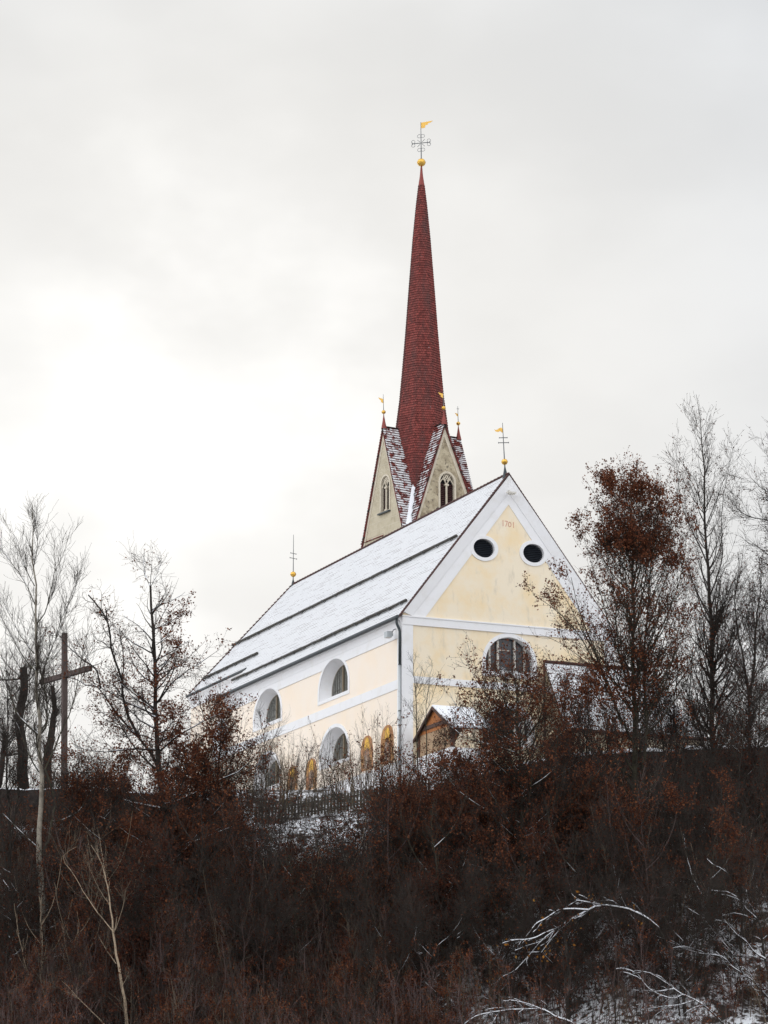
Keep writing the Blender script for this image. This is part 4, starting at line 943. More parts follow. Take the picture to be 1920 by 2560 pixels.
# ---- T5 hornbeam with a cap of brown leaves, in front of the facade's right end
d = dpt(1614, 2247)
ax6 = at(*z6(700, 800), d)
lwB = clump(1.5, .38, 9)
def lw5(c, o, r):
    h = c[:, 2] - o[2]; top = at(*z6(700, 700), d)[2] - o[2]
    return (.22 + lwB(c)) * np.interp(h, [0, 4, top - 8.5, top - 5.5, top - 4.2, top - 2.8, top + 3], [.8, .85, .8, .6, .85, 1.45, 1.8]) * np.where((c[:, 0] - o[0] < -3.2), 1.7, 1)
build_tree('hornbeam_tree', 'many-limbed tree with a dense brown leafy cap before the right of the church front', 'tree', dict(depth=d, H=22, bark='bark_green', twig='twig', snow=0,
    stems=[([(1614, 2247), (1600, 2100), (1588, 1960)] + Z(z6, (708, 1950), (705, 1700), (710, 1400), (708, 1200), (703, 1000), (695, 900), (690, 730)), .17, .02),
           (Z(z8, (1110, 150)) + Z(z6, (785, 2050), (772, 1800), (770, 1560), (795, 1300), (810, 1050), (832, 860), (826, 790)), .085, .012)],
    limbs=[(Z(z6, (640, 2000), (560, 1780), (490, 1600), (430, 1450), (375, 1290), (345, 1150)), .07, .012), (Z(z6, (690, 1830), (640, 1650), (610, 1480), (600, 1300), (570, 1100), (540, 900), (520, 740)), .05, .008), (Z(z6, (705, 1500), (660, 1300), (630, 1080), (640, 900), (640, 700), (615, 570)), .04, .006),
           (Z(z6, (715, 1450), (760, 1250), (790, 1000), (760, 800), (745, 640)), .04, .006), (Z(z6, (560, 1780), (480, 1640), (400, 1500), (300, 1380), (190, 1290), (120, 1250)), .045, .008),
           (Z(z6, (500, 1620), (420, 1480), (345, 1330), (290, 1240), (265, 1190)), .04, .006), (Z(z6, (600, 1880), (500, 1720), (380, 1600), (260, 1520), (160, 1480)), .035, .006),
           (Z(z6, (640, 1650), (560, 1400), (500, 1200), (440, 1000), (420, 920)), .04, .006), (Z(z6, (772, 1640), (840, 1500), (920, 1330), (980, 1150), (1010, 980), (1000, 860)), .045, .006), (Z(z6, (790, 1760), (880, 1620), (960, 1500), (1020, 1380)), .035, .006),
           (Z(z6, (710, 1250), (760, 1050), (830, 900), (900, 780), (930, 720)), .035, .006), (Z(z6, (706, 1150), (660, 950), (620, 800), (600, 640)), .03, .006), (Z(z6, (706, 1180), (740, 980), (760, 800), (765, 620)), .03, .006), (Z(z6, (708, 1220), (620, 1020), (560, 860), (530, 740)), .03, .006), (Z(z6, (775, 1500), (880, 1200), (970, 1000), (1030, 880)), .035, .006), (Z(z6, (708, 1300), (800, 1050), (850, 850), (840, 680)), .03, .006), (Z(z6, (705, 1100), (720, 900), (700, 740), (655, 590)), .026, .006), (Z(z6, (800, 1300), (880, 1100), (930, 960), (960, 830)), .03, .006), (Z(z6, (800, 1950), (900, 1800), (1000, 1690), (1060, 1600)), .03, .006), (Z(z6, (640, 2000), (560, 1900), (450, 1830), (340, 1800)), .03, .006)],
    n1=120, t0=.22, t1=.99, a1=(28, 68), L1=5.4, up1=.15, prof=lambda t: .45 + .8 * np.clip(1 - t, 0, 1), n2=1500, L2=.36, up2=.13, a2=(20, 52), n3=6000, L3=.5, rt=.0048, leaf=40000, ls=.10, lm='leaf_rust', lw=lw5), 303)

# ---- T6 tall bare tree at the right
d = dpt(1782, 2074)
build_tree('alder_tree', 'tallest bare tree at the right, its thin top rising clear above the others', 'tree', dict(depth=d, H=22, bark='bark_dk', twig='twig', snow=0,
    stems=[([(1782, 2074), (1778, 1960)] + Z(z6, (1163, 2100), (1165, 1800), (1160, 1500), (1145, 1200), (1125, 900), (1112, 600), (1105, 400), (1098, 250), (1085, 150), (1075, 85)), .155, .008)],
    limbs=[(Z(z6, (1140, 1080), (1090, 960), (1040, 870), (1000, 760), (978, 650), (960, 500), (955, 400)), .04, .006), (Z(z6, (1155, 1250), (1200, 1130), (1225, 1000), (1215, 800), (1240, 620), (1285, 420)), .04, .006),
           (Z(z6, (1160, 1450), (1230, 1330), (1300, 1240), (1330, 1100), (1350, 960)), .035, .006), (Z(z6, (1160, 1400), (1080, 1250), (1020, 1080), (960, 960), (900, 860)), .035, .006), (Z(z6, (1130, 850), (1190, 700), (1240, 560), (1270, 470)), .025, .005),
           (Z(z6, (1120, 760), (1060, 620), (1010, 520), (960, 440)), .025, .005), (Z(z6, (1165, 1750), (1080, 1640), (1000, 1590), (900, 1540)), .035, .006), (Z(z6, (1165, 1800), (1260, 1660), (1380, 1560), (1480, 1480)), .035, .006), (Z(z6, (1165, 1900), (1080, 1800), (980, 1760)), .03, .006), (Z(z6, (1110, 500), (1150, 380), (1170, 270)), .016, .004), (Z(z6, (1105, 420), (1060, 300), (1030, 190)), .016, .004)],
    n1=95, t0=.14, t1=.99, a1=(28, 58), L1=3.8, up1=.17, prof=lambda t: np.clip(1.2 - t, 0, 1), n2=900, L2=.36, up2=.16, a2=(20, 48), n3=3600, L3=.5, up3=.12, rt=.0048, leaf=2600, ls=.08, lm='leaf_dark'), 404)

# ---- T7 trees along the right edge
d = 141.0
build_tree('alder_tree', 'bare spreading tree cut by the right edge, only its boughs reaching in', 'tree', dict(depth=d, H=17, bark='bark_dk', twig='twig', snow=0,
    stems=[([(2000, 2050), (1990, 1800), (1985, 1600), (1975, 1400), (1960, 1200), (1965, 1080)], .15, .012)],
    limbs=[(Z(z6, (1650, 950), (1560, 850), (1490, 815), (1400, 800), (1320, 760), (1300, 720)), .05, .008), (Z(z6, (1640, 800), (1560, 700), (1480, 650), (1420, 600), (1360, 540)), .04, .006), (Z(z6, (1640, 650), (1580, 520), (1520, 420), (1480, 310)), .035, .006),
           (Z(z6, (1650, 1200), (1560, 1080), (1470, 1000), (1380, 930)), .045, .006), (Z(z6, (1650, 1400), (1550, 1340), (1460, 1280), (1350, 1200)), .045, .006), (Z(z6, (1650, 1700), (1540, 1600), (1420, 1500)), .04, .006)],
    n1=50, t0=.3, a1=(40, 75), L1=4.2, up1=.1, n2=800, L2=.38, up2=.1, n3=3400, L3=.46, rt=.0048, leaf=2200, ls=.08, lm='leaf_dark'), 505)
d = 140.0
build_tree('alder_tree', 'slender forked bare tree between the tallest bare tree and the right edge', 'tree', dict(depth=d, H=14, bark='bark_dk', twig='twig', snow=0,
    stems=[([(1872, 2090)] + Z(z6, (1385, 2200), (1378, 1900), (1360, 1700), (1320, 1500), (1300, 1300), (1320, 1100), (1315, 1000)), .10, .010), (Z(z6, (1380, 1850), (1410, 1650), (1420, 1400), (1450, 1200), (1440, 1020)), .07, .010)],
    limbs=[(Z(z6, (1370, 1750), (1260, 1640), (1220, 1500), (1230, 1380)), .035, .006), (Z(z6, (1375, 1800), (1460, 1640), (1490, 1500), (1530, 1380)), .035, .006), (Z(z6, (1380, 1950), (1250, 1850), (1160, 1750)), .03, .006), (Z(z6, (1385, 2000), (1480, 1880), (1560, 1780)), .03, .006)],
    n1=46, t0=.2, a1=(28, 60), L1=3.2, up1=.15, n2=700, L2=.4, n3=3000, L3=.48, rt=.0048, leaf=3000, ls=.08, lm='leaf_dark'), 506)

# ---- T8 beech in front of the facade, leaves all through
d = dpt(1319, 2328)
lwC = clump(1.4, .34, 21)
build_tree('beech_tree', 'russet-leaved tree in front of the church front, hiding its lower windows', 'tree', dict(depth=d, H=18, bark='bark_green', twig='twig', snow=1,
    stems=[([(1319, 2328)] + Z(z8, (612, 650), (600, 560), (600, 300), (590, 100), (585, 0)) + Z(z3, (955, 1900), (950, 1700), (930, 1560), (900, 1470)), .15, .012)],
    limbs=[(Z(z8, (592, 605), (545, 580), (500, 560), (440, 475), (370, 450)), .035, .008), (Z(z8, (585, 465), (540, 440), (500, 400), (440, 370), (380, 350)), .03, .006), (Z(z8, (490, 295), (430, 262), (330, 258)), .022, .008), (Z(z8, (560, 305), (530, 265), (495, 222)), .02, .006),
           (Z(z8, (600, 520), (540, 480), (470, 440), (400, 400)), .03, .006), (Z(z8, (600, 440), (660, 380), (740, 300), (800, 260)), .04, .008), (Z(z8, (600, 380), (540, 270), (470, 160), (420, 60)), .045, .008), (Z(z8, (595, 260), (650, 140), (700, 40), (740, -60)), .045, .006),
           (Z(z3, (950, 1980), (860, 1850), (760, 1720), (680, 1600), (620, 1500), (590, 1440)), .045, .006), (Z(z3, (952, 1900), (880, 1760), (820, 1620), (790, 1500), (770, 1410)), .035, .005), (Z(z3, (958, 2050), (800, 1960), (640, 1860), (520, 1760), (470, 1660)), .04, .006),
           (Z(z3, (955, 1920), (1030, 1780), (1080, 1640), (1100, 1540)), .035, .005), (Z(z3, (960, 2050), (1080, 1900), (1160, 1780), (1220, 1700)), .04, .006), (Z(z3, (958, 2100), (780, 2040), (600, 1990), (470, 1900)), .03, .006), (Z(z3, (960, 2120), (1120, 2050), (1260, 1960), (1350, 1880)), .035, .006)],
    n1=90, t0=.14, t1=.98, a1=(38, 75), L1=6.2, up1=.10, prof=lambda t: np.clip(1.12 - t, 0, 1) ** .8, n2=1700, L2=.34, up2=.1, n3=6000, L3=.48, rt=.0048, leaf=21000, ls=.10, lm='leaf_rust', lw=lambda c, o, r: .10 + lwC(c)), 606)
d = dpt(1412, 2200)
build_tree('beech_tree', 'thin-stemmed leafy tree between the russet tree and the cap-leaved tree', 'tree', dict(depth=d, H=12, bark='bark_green', twig='twig', snow=0,
    stems=[([(1412, 2200)] + Z(z3, (1290, 2300), (1292, 2140), (1290, 1950), (1285, 1800), (1292, 1640), (1280, 1530)), .07, .010)],
    limbs=[(Z(z3, (1290, 2050), (1200, 1900), (1150, 1760), (1130, 1650)), .028, .005), (Z(z3, (1292, 2000), (1360, 1860), (1420, 1760), (1460, 1680)), .028, .005)],
    n1=44, t0=.2, a1=(30, 60), L1=2.6, up1=.13, n2=600, L2=.4, n3=3200, L3=.5, leaf=8500, ls=.095, lm='leaf_rust', lw=lambda c, o, r: .12 + lwC(c)), 607)

# ---- T3, T4 young pale birches
d = dpt(556, 2556) if False else 127.0
build_tree('birch_sapling', 'young tan-barked birch forking low down in the dark thicket at lower left', 'tree', dict(depth=d, H=8, bark='bark_birch', limb_bark='bark_birch', twig='twig_pale', snow=0,
    stems=[(Z(z7, (552, 1180), (540, 1060), (525, 960), (505, 850), (490, 740), (475, 600), (460, 520), (430, 430), (392, 368)), .075, .008)],
    limbs=[(Z(z7, (490, 742), (400, 630), (310, 480), (270, 432), (285, 400), (332, 374)), .024, .005), (Z(z7, (470, 620), (430, 560), (385, 462), (380, 440)), .018, .004), (Z(z7, (498, 735), (530, 640), (546, 550)), .016, .004), (Z(z7, (502, 880), (460, 820), (430, 768)), .016, .004), (Z(z7, (530, 972), (552, 930), (557, 895)), .014, .004), (Z(z7, (458, 510), (440, 400), (428, 320)), .014, .004)],
    n1=6, t0=.5, a1=(20, 40), L1=1.2, n2=60, L2=.4, up2=.2, n3=160, rt=.0035), 701)
d = dpt(815, 2340)
build_tree('birch_sapling', 'leaning pale sapling in the grey thicket below the picket fence', 'tree', dict(depth=d, H=8, bark='bark_birch', limb_bark='bark_birch', twig='twig_pale', snow=0,
    stems=[(Z(z7, (1412, 760), (1385, 690), (1360, 620), (1330, 550), (1300, 470), (1270, 370), (1255, 335)), .05, .008)],
    limbs=[(Z(z7, (1365, 630), (1350, 560), (1352, 480)), .016, .004), (Z(z7, (1300, 470), (1310, 420), (1330, 370)), .012, .004)], n1=4, t0=.5, a1=(20, 40), L1=.8, n2=30, n3=70), 702)
d = 126.5
build_tree('birch_sapling', 'pale slanting stem at the bottom left, leaning out of the brush', 'tree', dict(depth=d, H=5, bark='bark_birch', limb_bark='bark_birch', twig='twig_pale', snow=0,
    stems=[(Z(z7, (480, 1180), (440, 1130), (390, 1080), (340, 1030), (300, 985), (268, 955)), .030, .008)], limbs=[(Z(z7, (340, 1030), (310, 1010), (275, 1000)), .01, .004)], n1=3, t0=.5, L1=.6, n2=14, n3=30), 703)

# ---- bent tree under snow, lower right, and the snow-laden boughs about it
def snowy(name, label, depth, stems, limbs, seed, thick=1.6, bark='bark_dk', leaf=0, group=None, n2=40, n3=120):
    r = np.random.default_rng(seed)
    def p3(px, n, s=1.0):
        P = resample(smooth([at(x, y, depth) for x, y in px]), n); dd = np.cumsum(r.normal(size=n)) * .03 + np.linspace(0, r.normal() * .5 * s, n)
        return P * ((depth + dd) / depth)[:, None]
    foot = at(*stems[0][0][0], depth); org = np.array([foot[0], foot[1], float(terr(foot[0], foot[1]))])
    SP = []; 
    for i, (px, r0, r1) in enumerate(stems):
        P = p3(px, 22)
        if i == 0: P[0] = org - (0, 0, .3)
        SP.append((P[None], np.linspace(r0, r1, 22)[None]))
    LP = np.stack([p3(px, 16) for px, a, b in limbs]) if limbs else None
    LR_ = np.stack([np.linspace(a, b, 16) for px, a, b in limbs]) if limbs else None
    t = thing(name, label, 'tree', tuple(org), 0, group)
    V, Fs = joinm([tube_arr(P, Rr, 8) for P, Rr in SP]); mesh_np('trunk', V - org, Fs, M[bark], t, smooth=True)
    srcP = np.concatenate([resample(P[0], 16)[None] for P, _ in SP] + ([LP] if limbs else [])); srcR = np.concatenate([np.interp(np.linspace(0, 1, 16), np.linspace(0, 1, 22), Rr[0])[None] for _, Rr in SP] + ([LR_] if limbs else []))
    if limbs: V, Fq = tube_arr(LP, LR_, 6); mesh_np('limbs', V - org, [Fq], M[bark], t, smooth=True)
    P2, R2, _ = spawn(r, srcP, srcR, n2, .35, 1, (15, 42), lambda t_, l, q: np.minimum(.22 * l, .9) * (.5 + q.random(len(t_))) + .2, -.07, n=7, wig=.14, rr=.5, rtip=.005, rmax=.02)
    P3, R3, _ = spawn(r, P2, R2, n3, .2, 1, (20, 60), lambda t_, l, q: .5 * l * (.5 + q.random(len(t_))) + .1, .02, n=5, wig=.2, rr=.7, rtip=.0035)
    V, Fs = joinm([tube_arr(P2, R2, 4), tube_arr(P3, R3, 3)]); mesh_np('crown', V - org, Fs, M['twig'], t)
    sn = [tube_arr(*snow_on(P, Rr * (.75 + .5 * r.random(Rr.shape)), thick, .95, True), 7) for P, Rr in SP] + ([tube_arr(*snow_on(LP, LR_ * (.8 + .5 * r.random(LR_.shape)), thick, .97, True), 6)] if limbs else [])
    sel = r.random(len(P2)) < .28; sn.append(tube_arr(*snow_on(P2[sel], R2[sel], .9, .9), 4))
    V, Fs = joinm(sn); mesh_np('snow', V - org, Fs, M['snow'], t, smooth=True)
    if leaf: V, Fq = leaves(r, P3, leaf, .13, .15); mesh_np('foliage', V - org, [Fq], M['leaf_gold'], t)
    return t
snowy('bent_tree', 'tree bowed over into an arch under snow, with amber leaves at its crest', 126.5,
    [(Z(z8, (1300, 1000), (1275, 900), (1240, 820), (1180, 720), (1080, 655), (1000, 635), (930, 630), (870, 658), (800, 695), (740, 735), (680, 782), (630, 842), (568, 908)), .075, .008)],
    [(Z(z8, (880, 650), (820, 645), (760, 648), (725, 668), (690, 690), (660, 705), (640, 728)), .034, .008), (Z(z8, (835, 682), (812, 735), (800, 770), (790, 800), (775, 838)), .030, .008), (Z(z8, (810, 692), (760, 735), (720, 780), (680, 832)), .026, .007), (Z(z8, (760, 725), (700, 745), (640, 772), (545, 778)), .020, .006), (Z(z8, (960, 630), (900, 618), (860, 610), (830, 606)), .016, .006)], 811, 1.1, leaf=90, n2=130, n3=300)
snowy('snowy_bough', 'snow-covered forked stem climbing the right edge of the thicket', 126.8,
    [(Z(z8, (1690, 1010), (1655, 900), (1640, 830), (1622, 705), (1560, 640), (1525, 580), (1500, 520), (1468, 468)), .055, .010)],
    [(Z(z8, (1618, 690), (1590, 640), (1570, 600), (1565, 560)), .03, .008), (Z(z8, (1648, 860), (1600, 830), (1560, 780), (1520, 750), (1470, 690)), .03, .008), (Z(z8, (1650, 870), (1600, 850), (1540, 840), (1480, 790)), .024, .006), (Z(z8, (1640, 740), (1650, 660), (1665, 600)), .02, .006)], 812, 1.0, n2=80)
snowy('snowy_bough', 'snow-dusted slanting stem near the bottom right corner', 126.0,
    [(Z(z8, (1740, 1090), (1660, 1030), (1600, 960), (1550, 925), (1500, 890), (1460, 850), (1360, 835), (1280, 810)), .045, .010)],
    [(Z(z8, (1550, 925), (1500, 830), (1440, 760), (1380, 680)), .026, .006), (Z(z8, (1620, 985), (1560, 900), (1525, 897)), .018, .006), (Z(z8, (1560, 930), (1600, 990), (1650, 1000)), .016, .006)], 813, .8, n2=80)
snowy('snowy_bough', 'low snow-lined fan of branches at the bottom, right of the bent tree', 125.6,
    [(Z(z8, (1500, 1200), (1460, 1135), (1420, 1095), (1380, 1060), (1330, 1030), (1280, 1008), (1200, 950), (1150, 920)), .042, .009)],
    [(Z(z8, (1340, 1040), (1270, 1060), (1200, 1066), (1110, 1080)), .022, .007), (Z(z8, (1290, 1015), (1240, 1030), (1150, 992), (1100, 930)), .018, .006), (Z(z8, (1370, 1060), (1320, 1080), (1300, 1100), (1305, 1140)), .016, .006), (Z(z8, (1250, 990), (1180, 1000), (1110, 995)), .016, .005)], 814, .8, n2=80)
snowy('snowy_bough', 'snow-capped branch arching along the bottom edge of the view', 125.4,
    [(Z(z8, (870, 1200), (820, 1140), (740, 1110), (690, 1080), (600, 1078), (500, 1086), (400, 1106), (350, 1140)), .042, .012)],
    [(Z(z8, (690, 1082), (640, 1060), (590, 1045), (540, 1036)), .016, .006), (Z(z8, (600, 1079), (580, 1100), (590, 1135)), .014, .005)], 815, 1.0, n2=60)

# plain trunks rising through the lower thicket
def post_tree(label, px, depth, r0, r1, seed, leaf=900, L1=1.8):
    build_tree('young_tree', label, 'tree', dict(depth=depth, H=7, bark='bark_dk', twig='twig', snow=1, stems=[(px, r0, r1)], limbs=[([px[1], (px[1][0] + 25, px[1][1] - 45), (px[1][0] + 34, px[1][1] - 100)], .03, .006)],
        n1=26, t0=.12, a1=(35, 70), L1=L1, up1=.1, n2=320, L2=.45, n3=1500, leaf=leaf, ls=.095, lm='leaf_dark'), seed, 'young trees in the lower thicket')
post_tree('thick dark young trunk standing below the bent snowy tree', Z(z8, (795, 1190), (795, 1060), (800, 950), (795, 860), (780, 760), (770, 640)), 126.2, .115, .03, 821)
post_tree('leafy young tree with snow behind it, left of the bent snowy tree', Z(z8, (330, 980), (325, 900), (318, 800), (315, 700), (300, 560), (295, 420)), 131.5, .085, .012, 822, 3800, 2.4)
post_tree('young tree in the lower middle of the thicket with a straight thin trunk', Z(z8, (178, 1010), (180, 900), (172, 780), (170, 640), (150, 480)), 130.0, .075, .012, 823, 3000, 2.2)
post_tree('young tree with a crooked trunk right of the two forked white boughs', Z(z8, (1140, 1160), (1130, 1020), (1120, 900), (1130, 760), (1110, 600)), 127.5, .07, .012, 824, 1200)

# ------------------------------------------------------------------ Calvary cross and the pollards beside it
d = 150.0
pb = at(160, 1985, d); pt = at(*z10(830, 118), d)
cr = thing('wooden_cross', 'tall plain wooden cross standing among bare trees at the left', 'cross', (pb[0], pb[1], float(terr(pb[0], pb[1]))))
org = np.array(cr.location)
mb = MB(); a = np.array([pb[0] + .05, pb[1], org[2] - .4]) - org; b = pt - org
for (p, q, wdt, nm) in ((a, b, .118, 'post'),):
    mb = MB(); ex, ey = np.array([.86, .5, 0]), np.array([-.5, .86, 0])
    lo = [p + ex * s * wdt * 1.1 + ey * t * wdt * 1.1 for s, t in ((-1, -1), (1, -1), (1, 1), (-1, 1))]; hi = [q + ex * s * wdt + ey * t * wdt for s, t in ((-1, -1), (1, -1), (1, 1), (-1, 1))]
    mb.strip(lo, hi, 0, True); mb.poly(hi); mb.poly(lo[::-1]); mb.build('post', M['wood_cross'], cr)
e0 = at(*z10(525, 748), 151.9) - org; e1 = at(*z10(1165, 565), 148.1) - org; dirn = (e1 - e0) / np.linalg.norm(e1 - e0); sd_ = np.cross(dirn, UPV); sd_ /= np.linalg.norm(sd_)
mb = MB(); q_ = [(-.11, -.125), (.11, -.125), (.11, .125), (-.11, .125)]
sh = sd_ * -.20 if (sd_[1] > 0) else sd_ * .20
A_ = [e0 + sd_ * x + np.array([0, 0, z]) + sh * 0 for x, z in q_]; B_ = [e1 + sd_ * x + np.array([0, 0, z]) + sh * 0 for x, z in q_]
mb.strip(A_, B_, 0, True); mb.poly(A_[::-1]); mb.poly(B_); mb.build('crossbeam', M['wood_cross'], cr)

def pollard(label, px, depth, r0, r1, seed, stubs):
    build_tree('pollard_tree', label, 'tree', dict(depth=depth, H=9, bark='bark_dk', twig='twig', snow=0, stems=[(px, r0, r1)], limbs=stubs, n1=30, t0=.55, t1=1.0, a1=(25, 80), L1=1.6, up1=.15, prof=lambda t: .5 + .6 * t, r1max=.025, n2=260, L2=.5, n3=900, rt=.0028), seed, None)
pollard('stout lopped trunk with a knobbly head, left of the wooden cross', Z(z10, (310, 2160), (285, 1900), (290, 1650), (275, 1500), (240, 1250), (260, 1080), (300, 930), (310, 760), (300, 600), (298, 560)), 152.5, .30, .19, 831,
    [(Z(z10, (300, 690), (220, 710), (120, 718), (0, 716)), .055, .03), (Z(z10, (310, 620), (340, 570), (365, 530)), .06, .03), (Z(z10, (240, 1280), (190, 1250), (160, 1240)), .10, .06), (Z(z10, (290, 1650), (180, 1680), (90, 1700)), .06, .03)])
pollard('stout lopped trunk tapering to a stump, just behind the wooden cross', Z(z10, (600, 2160), (610, 1800), (650, 1500), (680, 1250), (705, 1080), (690, 940), (675, 840), (672, 800)), 153.5, .27, .10, 832,
    [(Z(z10, (700, 1150), (745, 1120), (760, 1090)), .09, .04), (Z(z10, (620, 1750), (570, 1600), (560, 1480)), .05, .02)])
pollard('leaning dark trunk at the very left edge behind the pale-barked tree', Z(z10, (-40, 2160), (10, 1900), (40, 1650), (60, 1500), (50, 1400)), 152.0, .20, .10, 833, [(Z(z10, (40, 1700), (110, 1680), (200, 1640)), .04, .02)])

# ------------------------------------------------------------------ churchyard walls with a line of snow on top
def garden_wall(name, label, pts, hgt, thick=.45, snow=.09, m='masonry', cat='wall'):
    """pts: px,py of the top edge and depth"""
    P = np.array([at(*q) for q in pts]); P = np.array([resample(P, max(14, len(P) * 8))])[0]
    c = P[len(P) // 2]; org = np.array([c[0], c[1], c[2] - hgt]); t = thing(name, label, cat, tuple(org))
    r = np.random.default_rng(int(abs(c[0]) * 10) + 3); wob = r.normal(size=len(P)) * .02
    A = P - org + np.c_[np.zeros(len(P)), np.zeros(len(P)), wob]; bk = np.array([0, thick, 0]); dn = np.array([0, -.05, -hgt])
    mb = MB(); mb.strip(A + dn, A); mb.strip(A, A + bk); mb.strip(A + bk, A + bk + (0, 0, -hgt)); mb.poly([A[0] + dn, A[0], A[0] + bk, A[0] + bk + (0, 0, -hgt)]); mb.poly([A[-1] + dn, A[-1], A[-1] + bk, A[-1] + bk + (0, 0, -hgt)])
    mb.build('masonry', M[m], t)
    mb = MB(); h = snow * (.35 + r.random(len(A)))
    lo = A + (0, -.03, .004); md = A + np.c_[np.zeros(len(A)), np.full(len(A), .02), h * .8]; tp = A + np.c_[np.zeros(len(A)), np.full(len(A), thick * .5), h]; ba = A + bk + (0, .03, .004)
    mb.strip(lo, md); mb.strip(md, tp); mb.strip(tp, ba); mb.build('snow_cap', M['snow'], t, smooth=True)
    return t
garden_wall('retaining_wall', 'dark retaining wall with a thin snow line below the wooden cross', [(-60, 1972, 147.2), (150, 1974, 147.2), (350, 1984, 147.2), (480, 1992, 147.3)], 1.6, snow=.10)
garden_wall('retaining_wall', 'snow-topped churchyard wall running up behind the trees on the right', [(1085, 1962, 147.6), (1180, 1944, 147.2), (1353, 1903, 147.0), (1486, 1886, 147.2), (1700, 1876, 147.2), (1990, 1866, 147.2)], 1.7, snow=.20)
garden_wall('terrace_wall', 'low terrace wall with a strip of snow in the middle of the right-hand slope', [(1200, 2203, 137.6), (1284, 2197, 137.6), (1420, 2192, 137.6), (1580, 2183, 137.6)], .9, snow=.16)
garden_wall('terrace_wall', 'short terrace wall edged with snow at the far right of the slope', [(1640, 2222, 136.8), (1730, 2202, 136.8), (1800, 2190, 136.8)], .8, snow=.10)

# ------------------------------------------------------------------ picket fence along the church bank
fpts = np.array([at(x, y, dd) for x, y, dd in ((640, 2012, 148.2), (725, 1999, 148.2), (830, 1984, 148.2), (960, 1962, 148.4), (1080, 1943, 148.6))])
F3 = resample(fpts, 55); org = F3[27] - (0, 0, .95)
fence = thing('picket_fence', 'weathered dark picket fence along the bank below the church', 'fence', tuple(org)); rf = np.random.default_rng(4)
for i, p in enumerate(F3[:-1]):
    q = F3[i + 1]; dr = (q - p); dr[2] = 0; dr /= np.linalg.norm(dr); nn = np.array([-dr[1], dr[0], 0]); top = p - org + (0, 0, rf.normal() * .03); ln = rf.normal() * .02
    mb = MB(); w2, h = .052, .95; o = top + (ln, 0, 0); b_ = top - (0, 0, h)
    mb.slab([b_ - dr * w2, b_ + dr * w2, o + dr * w2 - (0, 0, .09), o, o - dr * w2 - (0, 0, .09)], nn * .025); mb.build('picket', M['picket'], fence)
for z in (.28, .74):
    mb = MB(); mb.tube([p - org - (0, -.05, z) for p in F3], .035, 5); mb.build('rail', M['picket'], fence)

# ------------------------------------------------------------------ timber shelter before the facade
def CHL(u, v, z): return np.array([u, v, z + ZB])
sh_o = cw(2.0, -2.2, -8.3)
shelter = thing('timber_shelter', 'small timber shelter with an orange board gable and snow on its roof', 'shelter', tuple(sh_o), CA)
SO = np.array([2.0, -2.2, -8.3])
g_ = lambda u, v, z: np.array([u, v, z]) - SO
u0, u1 = .72, 3.1; vb, vm, vf = .0 - .02, -2.45, -4.95; ze, zr = -6.62, -5.18
mb = MB(); mb.poly([g_(u0 + .2, vb - .35, ze + .16), g_(u0 + .2, vm, zr - .06), g_(u0 + .2, vf + .35, ze + .16)]); mb.poly([g_(u0 + .26, vb - .35, ze + .16), g_(u0 + .26, vm, zr - .06), g_(u0 + .26, vf + .35, ze + .16)])
mb.build('gable_boards', M['wood_or'], shelter)
mb = MB(); mb.box(g_(u0 + .14, vf + .5, -6.28), g_(u0 + .20, vb - .5, -6.08)); mb.build('tie_beam', M['wood_dk'], shelter)
mb = MB()
for a, b in ((vm, vb), (vm, vf)):
    mb.slab([g_(u0, a, zr - .02), g_(u0, b, ze - .02), g_(u0, b, ze - .17), g_(u0, a, zr - .17)], (.06, 0, 0))
mb.build('barge_board', M['wood_dk'], shelter)
mb = MB()
for b in (vb, vf): mb.slab([g_(u0 + .03, vm, zr - .02), g_(u1, vm, zr - .02), g_(u1, b, ze - .02), g_(u0 + .03, b, ze - .02)], (0, 0, -.06))
rf_ = mb.build('roof', M['wood_dk'], shelter)
mb = MB()
for b in (vb, vf): mb.slab([g_(u0 + .04, vm, zr + .07), g_(u1, vm, zr + .07), g_(u1, b, ze + .06), g_(u0 + .04, b, ze + .06)], (0, 0, -.075))
mb.build('roof_snow', M['snow'], rf_)
mb = MB(); mb.box(g_(u0 + .22, vf + .75, -7.6), g_(u0 + .30, vb - .4, -6.42)); mb.build('board_wall', M['wood_pale'], shelter)
for (u, v) in ((u0 + .26, vf + .45), (u1 - .3, vf + .45), (u0 + .26, vb - .38)):
    mb = MB(); mb.box(g_(u - .09, v - .09, -8.7), g_(u + .09, v + .09, ze + .12)); mb.build('post', M['wood_dk'], shelter)
mb = MB(); mb.box(g_(u0 + .1, vf + .3, -9.8), g_(u1, vb - .2, -7.62)); mb.build('base', M['white'], shelter)

